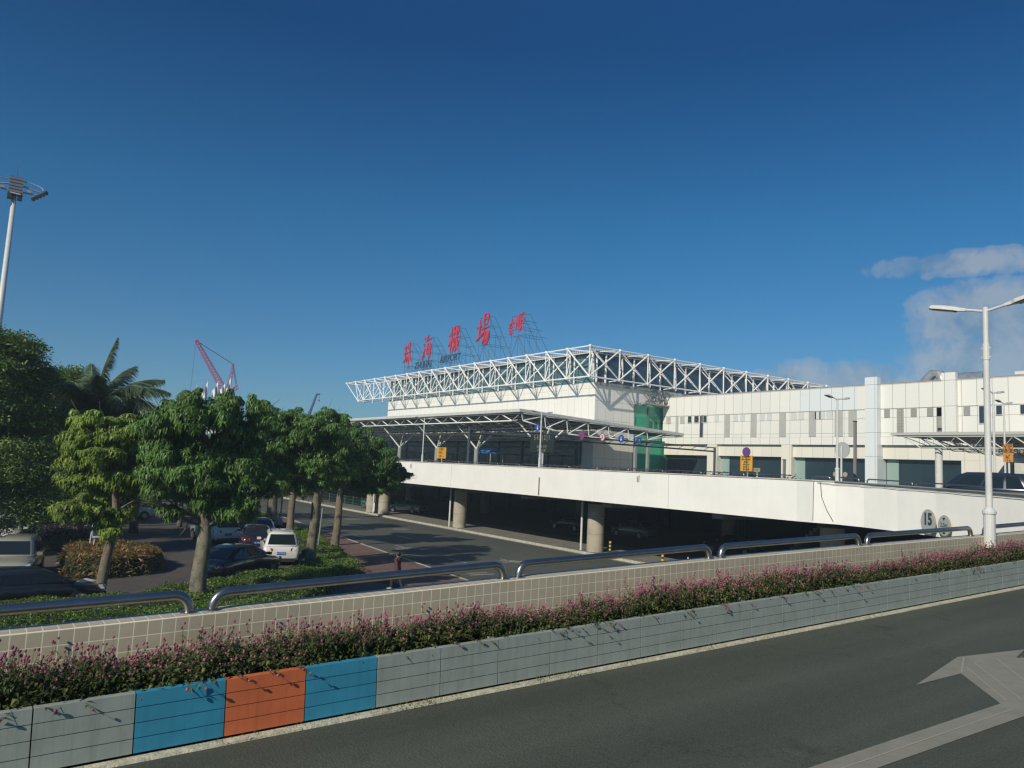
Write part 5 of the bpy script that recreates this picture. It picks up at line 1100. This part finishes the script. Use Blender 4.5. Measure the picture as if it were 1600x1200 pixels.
    if bag: b = MB(); b.obox((.12*s,.30*s,.66*s),.06*s,.22*s,.20*s); b.tube((.12*s,.30*s,.76*s),(.10*s,.26*s,.82*s),.008,n=5); tag(b.build('bag', mat('dark_bag', (.02,.02,.025), .6), t, world=False))
    return t
H_ = mat('black_hair', (.012,.011,.010), .5)
w = atz(619, 922, .12); person('person in a dark red-brown long top and dark trousers walking on the red pavement', (w.x, w.y, .12), 118, 1.66, mat('maroon_cloth', (.085,.032,.030), .85, var=.3, vscale=9), mat('dark_trousers', (.02,.022,.028), .85), H_, (.8,.7), skirt=True)
person('person in a pale shirt standing in shade beside the thick trunk, right of a companion', (18.0,53.4,0), 200, 1.68, mat('pale_shirt', (.42,.42,.44), .8), mat('dark_trousers', (0,0,0)), H_, (.1,.1))
person('person in dark clothes standing left of the one in the pale shirt', (17.3,53.2,0), 200, 1.62, mat('dark_shirt', (.03,.035,.05), .8), mat('dark_trousers', (0,0,0)), H_, (.1,.1))
# ------------------------------------------------------------------ lamps on the viaduct
for (y, l) in ((43.7,'white twin-head lamp on the viaduct parapet in front of the canopy corner'),(61.2,'white twin-head lamp on the viaduct parapet left of the orange notice'),(79.0,'leftmost white twin-head lamp on the viaduct, near the tree tops')):
    lamp((XF+.02, y, 5.76), 0, l, H=3.95, arm=.95, tilt=.16)
lamp((wx(20.68)+.12, 20.68, 5.74), 0, 'white twin-head lamp standing on the white wall before the wing', H=3.95, arm=.95, tilt=.16)
lamp((36.9,15.38,4.66), 0, 'white twin-head lamp on the deck standing in front of the dark van', H=5.4, arm=.95, tilt=.16)
lamp((47.5,19.25,4.66), 0, 'farthest white twin-head lamp, above the orange VIP board', H=6.0, arm=.95, tilt=.16)
# ------------------------------------------------------------------ signs
M_yel = mat('sign_yellow', (.62,.32,.04), .5, var=.1); M_blk = mat('sign_black', (.02,.02,.02), .6); M_blue = mat('sign_blue', (.03,.08,.30), .4); M_rd = mat('sign_red_rim', (.38,.03,.07), .4)
def board(name, label, px0, py0, px1, py1, x, cat, mats, rows=None, rs=None, zb=None, sxr=1.0, group=None, th=.05, post=True):
    a = atx(px0, py0, x); c = atx(px1, py1, x); y0, y1 = min(a.y,c.y), max(a.y,c.y); z0, z1 = min(a.z,c.z), max(a.z,c.z)
    t = thing(name, label, cat, (x, (y0+y1)/2, zb if zb is not None else z0), 0, group)
    b = MB(); b.box(x, x+th, y0, y1, z0, z1); b.build('board', mats[0], t)
    if rows:
        b = MB(); H = (z1-z0)
        for r, (txt, fz, sz) in enumerate(rows): put_text(b, txt, sz, lambda A,B,D: (x-.006-D*.2, (y0+y1)/2-A*sxr, z1-fz*H+B), extrude=.01, offset=(.002 if sz < .35 else .008))
        b.build('lettering', mats[1], t)
    if post:
        b = MB(); b.tube((x+th+.04,(y0+y1)/2,zb if zb is not None else 5.7),(x+th+.04,(y0+y1)/2,z1-.05),.045,n=8); b.build('post', M_wpaint, t)
    return t, y0, y1, z0, z1
tb = [('\u8f66\u8f86\u5373\u505c\u5373\u8d70',.10,.092),('\u7981\u6b62\u957f\u65f6\u505c\u653e',.26,.092),('\u8fdd\u8005 \u6309',.42,.092),('\u89c4\u5b9a \u5904\u7f5a',.58,.092),('\u8bf7\u652f\u6301 \u4e0e',.74,.092),('\u914d\u5408 \u8c22\u8c22',.89,.092)]
t, y0, y1, z0, z1 = board('notice_board', 'yellow notice board with rows of dark characters under a round no-stopping sign', 1157, 711.5, 1175, 736.5, XW+.4, 'notice board', (M_yel, M_blk), tb, zb=5.78)
cc = atx(1166, 706, XW+.35)
def round_sign(parent_label, c, r, face, rim, marks, name='round_sign', th=.03, cat='road sign', group=None, hang=None):
    t = thing(name, parent_label, cat, tuple(c), 0, group); b = MB(); b.disc((c[0],c[1],c[2]), r, 'x', th, 24); b.build('rim', rim, t)
    b = MB(); b.disc((c[0]-.008,c[1],c[2]), r*.84, 'x', .007, 24); b.build('face', face, t)
    if marks:
        b = MB()
        if marks == 'X': 
            for s_ in (1,-1): b.prism([(-.07*r,-.8*r),(.07*r,-.8*r),(.07*r,.8*r),(-.07*r,.8*r)], lambda A,B,D: (c[0]-.012-D, c[1]+(A+B*s_)*.7071, c[2]+(B-A*s_)*.7071), 0, .003)
            m_ = rim
        elif marks == 'arrow': b.prism([(-.09*r,.5*r),(-.09*r,-.15*r),(-.32*r,-.15*r),(0,-.6*r),(.32*r,-.15*r),(.09*r,-.15*r),(.09*r,.5*r)], lambda A,B,D: (c[0]-.012-D, c[1]+A, c[2]+B), 0, .003); m_ = M_white2
        else: put_text(b, marks, r*1.1, lambda A,B,D: (c[0]-.012-D*.2, c[1]-A, c[2]+B), extrude=.003, offset=.01); m_ = M_blk
        b.build('symbol', m_, t)
    if hang: b = MB(); b.tube((c[0]+.05,c[1],c[2]-r*.2),(c[0]+.05,c[1],hang),.025,n=6); b.build('hanger', M_sfr, t)
    return t
round_sign('round blue and red no-stopping sign above the yellow notice board', cc, .25, M_blue, M_rd, 'X', hang=5.8)
board('notice_board', 'orange notice board with dark characters beside the second lamp on the viaduct', 683, 699, 696, 716.5, XF+.35, 'notice board', (M_yel, M_blk), [('\u51fa\u53d1\u5c42',.18,.27),('\u9650\u505c 3',.5,.27),('\u5206\u949f \u2192',.82,.27)], zb=5.76)
board('pale_plate', 'small pale olive rectangular plate right of the yellow notice board', 1176, 731, 1187, 737.5, XW+.6, 'sign', (mat('olive_plate', (.26,.28,.18), .6), M_blk), [('P 15',.5,.12)], zb=5.78)
t, y0, y1, z0, z1 = board('vip_board', 'orange board reading VIP with an arrow pointing down left', 1567, 693.5, 1583, 722, 40.0, 'sign', (mat('vip_orange', (.55,.24,.05), .5), M_blk), [('VIP',.15,.30),('\u901a\u9053',.40,.22),('\u2199',.68,.34),('- 9 m',.92,.12)], zb=4.7)
M_bill = mat('billboard_cream', (.70,.68,.58), .5)
board('billboard', 'plain cream double board showing above the viaduct just right of the tree tops', 580, 695, 601, 703.5, 40.0, 'billboard', (M_bill, M_blk), None, zb=4.7)
# direction gantry on the raised road
gx0, gx1, gy = 36.0, 62.0, None
gp = [('round blue sign with white down arrow hanging at the left of the gantry',840,668,.40,M_blue,M_blue,'arrow'),('round purple no-stopping sign with red rim hanging from the gantry',908.5,680,.47,mat('sign_violet',(.10,.07,.22),.4),M_rd,'X'),
      ('round speed sign with red rim and dark 3 hanging from the gantry',941,683,.42,mat('sign_pale',(.60,.50,.50),.5),M_rd,'3'),('round blue sign with white down arrow right of the speed sign',970.5,685.5,.42,M_blue,M_blue,'arrow')]
gan = thing('sign_gantry', 'thin overhead gantry beam across the raised road carrying round signs', 'gantry', (47, 52, 4.7))
P0 = atz(835, 666, 8.95); 
gpos = []
for lab, px, py, r, fm, rm, mk in gp:
    yy = 54.0; p = aty(px, py, yy); gpos.append(p); round_sign(lab, (p.x, p.y, p.z), r*(p-Vector((0,0,EYE))).dot(_F)/62*.78, fm, rm, mk, hang=8.95 if False else None, group='round signs on the gantry')
p1, p2 = aty(815, 664, 54.12), aty(1012, 689, 54.12)
zg = [aty(px, py, 54.12) for px, py in ((838,662),(1010,688))]
b = MB(); b.tube((33.7,54.16,8.35),(64.5,54.16,8.35),.09,n=6); b.tube((33.7,54.16,8.75),(64.5,54.16,8.75),.06,n=6)
for k in range(16): b.tube((33.7+k*1.93,54.16,8.35),(33.7+k*1.93+.95,54.16,8.75),.03,n=4)
b.build('beam', M_sfr, gan)
for x in (33.7, 64.5): b = MB(); b.tube((x,54.16,4.7),(x,54.16,8.8),.13,n=8); b.build('post', M_sfr, gan)
t = thing('blue_panel_sign', 'small blue rectangular sign at the right end of the gantry', 'road sign', (0,0,0)); a, c = aty(989.5,683,54), aty(1001,692,54); t.location = (a.x, 54, c.z)
b = MB(); b.box(a.x, c.x, 53.9, 53.95, c.z, a.z); b.build('board', M_blue, t); b = MB(); put_text(b, 'P \u2192', .4, lambda A,B,D: ((a.x+c.x)/2+A, 53.89-D*.1, (a.z+c.z)/2+B), extrude=.01); b.build('lettering', M_white2, t)
t, y0, y1, z0, z1 = board('lane_board', 'dark electronic board with pale lane numbers 5 4 3 2 1 on a white post', 829, 680, 865, 707, 37.0, 'sign', (mat('board_dark', (.018,.024,.020), .5), mat('dim_digits', (.22,.22,.17), .5)), [('5 4 3 | 2 | 1',.16,.55),('\u51fa\u79df\u8f66 \u5927\u5df4',.68,.30),('\u673a\u573a\u7ad9 \u51fa\u53d1',.90,.24)], zb=4.7, sxr=.82, th=.12)
# height and weight discs on the white wall
def disc_sign(label, px, py, r, txts):
    P0, P1 = Vector((31.5,13.6,0)), Vector((32.9,17.6,0)); e = (P1-P0).normalized(); n = Vector((-e.y, e.x, 0))   # n faces the lower road
    d = _ray(px, py); o = Vector((0,0,EYE)); k = (P0-o).dot(n)/d.dot(n); c = o+d*k+n*.06; tw = Matrix.Rotation(R_(-13), 3, 'Z'); n = tw @ n; c = c+n*.07; u = -(tw @ e)
    t = thing('limit_sign', label, 'road sign', tuple(c)); W3 = lambda A,B,D: tuple(c+u*A+Vector((0,0,B))+n*D)
    cir = [(r*math.cos(2*math.pi*i/32), r*math.sin(2*math.pi*i/32)) for i in range(32)]
    b = MB(); b.prism(cir, W3, 0, .028); b.build('disc', mat('sign_grey_green', (.41,.42,.39), .5), t)
    b = MB(); b.prism([(x*1.05,y*1.05) for x,y in cir], W3, -.01, .012); b.build('rim', mat('rim_brown', (.30,.27,.20), .6), t)
    b = MB()
    for s, oy, oz, sz in txts:
        if s in '^v':
            q = 1 if s == '^' else -1; b.prism([(oy-sz,oz-sz*.5*q),(oy+sz,oz-sz*.5*q),(oy,oz+sz*.7*q)], W3, .029, .034)
        else: put_text(b, s, sz, lambda A,B,D: W3(oy+A, oz+B, .032+D*.2), extrude=.01, offset=.028 if sz > .5 else .004, sx=.95)
    b.build('lettering', mat('dark_green_letters', (.015,.05,.045), .6), t)
disc_sign('large round grey sign reading 15 on the white wall, crossed by the steel rail', 1455, 816, .49, [('15',0,.10,.66),('t',0,-.33,.2)])
disc_sign('smaller round grey sign with two triangles right of the 15 sign', 1480.5, 822, .40, [('v',0,.27,.10),('^',0,-.27,.10),('2.5m',0,.03,.24)])
rp = atx(1316, 703, 37.5)
t = thing('road_sign', 'round sign seen from its pale back on a post behind the middle lamp', 'road sign', (37.5, rp.y, 4.7)); b = MB(); b.disc((37.5, rp.y, rp.z), .42, 'x', .03, 24); b.build('disc', mat('sign_back_grey', (.36,.38,.36), .5), t)
b = MB(); b.tube((37.42,rp.y,4.7),(37.42,rp.y,rp.z+.2),.05,n=8); b.build('post', M_wpaint, t)
r2_ = atx(1309, 741, 37.3); b = MB(); 
for dy in (-.28,.28): b.disc((37.3, rp.y+dy, r2_.z), .13, 'x', .03, 14)
b.build('reflector', mat('reflector_tan', (.34,.30,.20), .5), t)
for (px, py0, py1, l) in ((1225.5,719,742,'dark grey square post standing behind the white wall, left of the rail hoops'),(1336,659,752,'tall bare grey post between middle lamp and tower pillar')):
    a = atx(px, py0, 40.0); t = thing('bare_post', l, 'post', (40.0, a.y, 4.66)); b = MB(); b.box(39.94,40.06,a.y-.07,a.y+.07,4.66,a.z); b.build('post', mat('post_grey', (.20,.19,.17), .6), t)
    b = MB(); b.box(39.92,40.08,a.y-.09,a.y+.09,a.z,a.z+.05); b.build('cap', M_dark, t)
# blue sunshade on the raised kerb
q = atx(766, 706.5, 57.0); t = thing('blue_sunshade', 'flat bright blue sunshade stall between two canopy columns', 'sunshade', (57, q.y, 4.7))
b = MB(); b.hexa([(55.9,q.y-1.7,q.z-.2),(58.1,q.y-1.7,q.z-.2),(58.1,q.y+1.7,q.z-.2),(55.9,q.y+1.7,q.z-.2)],[(56.2,q.y-1.4,q.z+.22),(57.8,q.y-1.4,q.z+.22),(57.8,q.y+1.4,q.z+.22),(56.2,q.y+1.4,q.z+.22)]); b.build('cloth', mat('blue_cloth', (.02,.16,.45), .7), t)
b = MB()
for dx in (-1,1):
    for dy in (-1.6,1.6): b.tube((57+dx,q.y+dy,4.7),(57+dx,q.y+dy,q.z-.2),.03,n=5)
b.build('frame', M_wpaint, t)
# ------------------------------------------------------------------ under the viaduct
t = thing('arrivals_front', 'dark arrivals hall front beneath the raised road', 'building', (62, 80, 0)); b = MB(); b.box(62,62.4,-12,150,0,3.98); b.build('glazing', gridmat('arrivals_glass', (0.02,0.04,0.05), (0.016,0.032,0.042), (0.06,0.07,0.07), 'YZ', 3.0, 3.2, 0.04, rough=.15), t)
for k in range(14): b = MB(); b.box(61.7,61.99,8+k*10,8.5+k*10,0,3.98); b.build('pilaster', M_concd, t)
t = thing('stair_flight', 'pale stair flight under the raised road behind the first pier', 'stairs', (50,33,0)); b = MB()
for k in range(14): b.box(48,50.5,34-k*.3,34.3-k*.3,.25*k,.25*k+.25)
b.build('steps', mat('stair_stone', (.30,.32,.33), .6), t)
def bollard(label, x, y, z, h=.75, r=.06, striped=True, group='striped bollards by the pavement'):
    t = thing('bollard', label, 'bollard', (x,y,z), 0, group if striped else None)
    if striped:
        b = MB()
        for k in range(6): b.mat(k % 2); b.tube((x,y,z+h*k/6),(x,y,z+h*(k+1)/6-.001),r*1.3,n=12)
        b.build('post', [M_blk, mat('safety_yellow', (.62,.45,.04), .5)], t); b = MB(); b.tube((x,y,z),(x,y,z+.03),r*2.6,n=14); b.build('base', M_blk, t)
    else: b = MB(); b.lathe((x,y,z), [(r*1.2,0),(r,.05),(r,h-.05),(r*.6,h)], 12); b.build('post', M_wpaint, t)
q = atz(953,863,.15); bollard('black and yellow striped bollard on the pavement right of the first pier', q.x, q.y, .15)
q = atz(1035,886,0); bollard('black and yellow striped bollard on the lower road, seen just above the tiled wall', q.x, q.y, 0)
q = atz(1075,882,0); bollard('small white bollard just right of the nearer striped one', q.x, q.y, 0, .5, .05, False)
t = thing('mesh_fence', 'low green mesh fence along the pavement left of the twin piers', 'fence', (36.4,90,.15)); b = MB()
for k in range(12): y = 78.5+k*2.4; b.tube((36.5,y,.15),(36.5,y,1.45),.04,n=5)
b.build('post', mat('fence_green', (.06,.13,.10), .6), t); b = MB()
for k in range(110): y = 78.5+k*.24; b.tube((36.5,y,.3),(36.5,y,1.35),.012,n=3,cap=False)
for z in (.3,.65,1.0,1.35): b.tube((36.5,78.5,z),(36.5,104.9,z),.015,n=4)
b.build('mesh', mat('fence_green', (0,0,0)), t)
t = thing('utility_box', 'dark and white service cabinet between the twin piers', 'cabinet', (35.6,75.1,.15)); b = MB(); b.box(35.3,35.9,74.85,75.35,.15,1.25); b.build('cabinet', M_dark, t); b = MB(); b.box(35.27,35.299,74.9,75.05,.3,1.2); b.build('door_panel', M_white2, t)
# ------------------------------------------------------------------ car-park furniture
def post_sign(label, x, y, h, bw, bz0, bz1, name='parking_sign', m=M_blue, lean=0.0):
    t = thing(name, label, 'sign', (x,y,0)); b = MB()
    for dx in (-.09,.09): b.tube((x+dx,y,0),(x+dx+lean,y,h),.03,n=6)
    b.build('post', M_wpaint, t); b = MB(); b.box(x-.09+lean,x-.09+bw+lean,y-.06,y-.035,bz0,bz1); b.build('board', M_white2, t)
    b = MB()
    for k in range(3): z = bz0+(bz1-bz0)*(.08+.31*k); b.box(x-.06+lean,x-.12+bw+lean,y-.066,y-.061,z,z+(bz1-bz0)*.24)
    b.build('blue_field', m, t); return t
post_sign('white and blue parking sign with twin posts rising from the red-leaved bush', 5.2, 43.0, 2.3, .42, 1.25, 2.3, lean=.1)
t = thing('marker_post', 'thin white marker post left of the yellow-green tree', 'post', (5.35,62.9,0)); b = MB(); b.tube((5.35,62.9,0),(5.55,62.9,2.9),.07,n=8); b.build('post', M_wpaint, t); b = MB(); b.ball((5.56,62.9,2.92),.09,8,6); b.build('cap', M_wpaint, t)
t = thing('cream_notice', 'small cream notice board on a short post right of the white sedan', 'sign', (15.2,70.5,0)); b = MB(); b.box(14.8,15.6,70.45,70.5,.75,1.6); b.build('board', M_bill, t); b = MB(); b.tube((15.2,70.55,0),(15.2,70.55,.9),.05,n=6); b.build('post', M_wpaint, t)
t = thing('sign_pole', 'thin grey sign pole with a square frame between the hedge trunks', 'pole', (16.2,41.4,0)); b = MB(); b.tube((16.2,41.4,0),(16.35,41.4,2.9),.045,n=8); b.build('post', mat('galvanised', (.28,.29,.28), .5, .3), t); b = MB(); 
for a_, c_ in (((15.75,41.4,2.1),(15.75,41.4,1.1)),((15.75,41.4,2.1),(16.25,41.4,2.1)),((15.75,41.4,1.1),(16.25,41.4,1.1))): b.tube(a_, c_, .025, n=5)
b.build('frame', mat('galvanised', (0,0,0)), t)
t = thing('sign_pole', 'thin grey pole standing at the kerb right of the thick shaded trunk', 'pole', (20.3,60.0,0)); b = MB(); b.tube((20.3,60,0),(20.3,60,4.4),.07,n=8); b.build('post', mat('galvanised', (0,0,0)), t); b = MB(); b.ball((20.3,60,4.42),.09,8,6); b.build('cap', mat('galvanised', (0,0,0)), t)
# ------------------------------------------------------------------ high mast light
MXc = (0.52, 58.9); t = thing('high_mast_light', 'tall white high-mast floodlight with a ring head at the upper left', 'light mast', (*MXc, 0))
b = MB(); b.tube((*MXc,0),(*MXc,22.0),.28,.13,16); b.build('mast', M_wpaint, t, smooth=True)
hx, hy, hz0 = MXc[0]+.03, MXc[1], 21.95
b = MB(); b.box(hx-.38,hx+.38,hy-.34,hy+.34,hz0,hz0+1.08); hb = b.build('head_box', mat('mast_grey', (.10,.12,.14), .5), t)
for k in range(5): b = MB(); b.box(hx-.40,hx+.40,hy-.37,hy-.341,hz0+.05+k*.21,hz0+.19+k*.21); b.build('louvre', mat('mast_grey2', (.17,.19,.21), .45), hb)
for dx in (-.28,.28): b = MB(); b.box(hx+dx-.14,hx+dx+.14,hy-.36,hy-.06,hz0-.42,hz0-.01); b.build('floodlight', M_dark, t)
b = MB(); b.tube((hx-.3,hy-.4,hz0-.04),(hx+.3,hy-.4,hz0-.08),.05,n=8); b.build('collar', M_wpaint, t)
b = MB(); b.tube((hx,hy,hz0+1.08),(hx,hy,hz0+2.0),.02,.008,5); b.build('lightning_rod', M_dark, t)
b = MB()
for hs in (1,-1):
    b.path([(hx+hs*(.38+1.15*math.sin(R_(a))), hy-.5*(1-math.cos(R_(a))), hz0+.95-.50*(a/90)**2) for a in range(0,91,15)], .035, 6)
    b.tube((hx+hs*.38,hy-.2,hz0+.58),(hx+hs*1.38,hy-.2,hz0+.38),.055,n=8); b.tube((hx+hs*.38,hy-.2,hz0+.16),(hx+hs*1.2,hy-.2,hz0+.18),.055,n=8); b.box(hx+hs*.62,hx+hs*.86,hy-.3,hy-.1,hz0+.2,hz0+.36)
b.build('ring_arm', mat('ring_steel', (.40,.42,.43), .35, .3), t)
for hs in (1,-1):
    for k in range(5):
        b = MB(); b.obox((hx+hs*(1.02+k*.17), hy-.3+.04*k, hz0-.16+k*.155),.21,.28,.17,(0,hs*-.75,0)); b.obox((hx+hs*(1.09+k*.17), hy-.3+.04*k, hz0-.24+k*.155),.07,.24,.08,(0,hs*-.75,0)); b.build('floodlight', M_dark, t)
# ------------------------------------------------------------------ cranes and flags beyond the trees
def lattice(b, p0, p1, w0, w1, n, r):
    p0 = Vector(p0); p1 = Vector(p1); d = (p1-p0).normalized(); s = Vector((0,1,0)); u = d.cross(s).normalized(); ring = []
    for i in range(n+1):
        f = i/n; w = w0+(w1-w0)*f; c = p0.lerp(p1, f); ring.append([c+s*w+u*w, c+s*w-u*w, c-s*w-u*w, c-s*w+u*w])
    for i in range(n):
        for k in range(4): b.tube(ring[i][k], ring[i+1][k], r, n=4, cap=False); b.tube(ring[i][k], ring[i+1][(k+1)%4], r*.7, n=3, cap=False)
        b.tube(ring[i][0], ring[i][1], r*.7, n=3, cap=False); b.tube(ring[i][3], ring[i][2], r*.7, n=3, cap=False)
YC = 260; M_pink = mat('crane_pink', (.36,.05,.16), .6); M_cab = mat('crane_cable', (.08,.08,.10), .7)
t = thing('crawler_crane', 'far pink lattice boom crane rising behind the trees', 'crane', (67,YC,0))
tip, foot, mast_, tail = (55.6,YC,41.5), (66.8,YC,24.5), (67.9,YC,35.2), (69.9,YC,27.7)
b = MB(); lattice(b, foot, tip, .95, .42, 20, .11); b.build('boom', M_pink, t)
b = MB(); lattice(b, foot, mast_, .6, .3, 8, .09); lattice(b, (66.8,YC,25.5), tail, .6, .5, 3, .14); b.build('mast', mat('crane_purple', (.25,.09,.22), .6), t)
b = MB(); b.tube(tip, mast_, .12, n=4); b.tube(mast_, tail, .10, n=4); b.tube((mast_[0]-.3,YC,mast_[2]),(tail[0]-.4,YC,tail[2]),.10,n=4); b.tube((tip[0]-.1,YC,tip[2]),(tip[0]-.4,YC,22),.06,n=4); b.build('cable', M_cab, t)
b = MB(); b.box(63,71,YC-2,YC+2,0,3); b.box(65,68,YC-1.5,YC+1.5,3,25); b.ball(tip,.6,6,5); b.build('body', M_pink, t)
t = thing('mobile_crane', 'far dark blue telescopic crane boom leaning right above the roofs', 'crane', (93,YC,0)); b = MB(); b.tube((90,YC,4),(95.4,YC,21.5),.75,.6,8); b.tube((95.4,YC,21.5),(97.4,YC,28),.5,.38,8); b.build('boom', mat('boom_blue', (.02,.06,.16), .5), t)
b = MB(); b.box(86,98,YC-2,YC+2,.5,4.2); b.build('chassis', mat('boom_blue', (0,0,0)), t); b = MB(); b.tube((97.4,YC,28),(98.6,YC,28.1),.25,n=6); b.tube((98.4,YC,28),(98.4,YC,26),.07,n=4); b.ball((98.4,YC,25.8),.35,6,5); b.build('hook', M_cab, t)
def flag(label, px, ptop, ptip, pbot, m, y=92):
    a = aty(px, ptop, y); c = aty(px-11, ptip, y); d = aty(px, pbot, y); t = thing('flag', label, 'flag', (a.x, y, 0), 0, 'flags on poles beyond the trees')
    b = MB(); b.tube((a.x,y,0),(a.x,y,a.z+.15),.07,.04,8); b.build('flagpole', M_wpaint, t)
    b = MB(); n = 7; vs = []
    for i in range(n+1):
        f = i/n; x = a.x-.02+(c.x-a.x)*f; zt = a.z+(c.z-a.z)*f*1.0; zb = d.z-.1*f+.1*math.sin(f*5)
        zb = min(zb, zt-.02); vs += [(x, y+.18*math.sin(f*9), zt), (x+.1*f, y+.22*math.sin(f*9+1), zb)]
    b.add(vs, [(2*i,2*i+1,2*i+3,2*i+2) for i in range(n)]); b.build('cloth', m, t)
Mf = mat('flag_white', (.72,.72,.72), .8); Mfr = mat('flag_red', (.62,.05,.04), .8)
flag('red flag drooping at the left of the flag row', 308, 604, 620, 624, Mfr)
flag('white flag just right of the red one', 325, 597, 616, 622, Mf); flag('narrow white flag in the middle of the row', 341, 597, 614, 620, Mf)
flag('large white flag left of the rightmost one', 352, 600, 612, 618, Mf); flag('rightmost and tallest white flag', 361, 591, 616, 620, Mf)
# far roof continuing the terminal line
t = thing('far_hall', 'low far hall with a pale ribbed roof edge seen over the tree tops', 'building', (75,215,0)); b = MB(); b.box(62,100,172,262,0,13.2); b.build('wall', M_panY, t)
b = MB(); b.box(58,104,168,266,13.2,13.9); b.build('roof', M_roofm, t); b = MB()
for k in range(24): b.tube((58.1,169+k*4,13.1),(58.1,171+k*4,11.2),.14,n=5); b.tube((58.1,171+k*4,11.2),(58.1,173+k*4,13.1),.14,n=5)
b.build('truss', M_truss, t)
# ------------------------------------------------------------------ added scattering volume, lifts the darks in place of window glare
b = MB(); b.box(-880, 1080, -880, 1080, -1.1, 46)
hz = b.build('veil_volume', [])
hm = bpy.data.materials.new('veil_scatter'); hm.use_nodes = True; t = hm.node_tree; t.nodes.clear()
o_ = N(t, 'ShaderNodeOutputMaterial'); pv = N(t, 'ShaderNodeVolumePrincipled'); pv.inputs['Color'].default_value = (0.72, 0.90, 1.0, 1); pv.inputs['Density'].default_value = 0.00065; pv.inputs['Anisotropy'].default_value = 0.0
t.links.new(pv.outputs[0], o_.inputs['Volume']); hz.data.materials.append(hm); hz['kind'] = 'stuff'
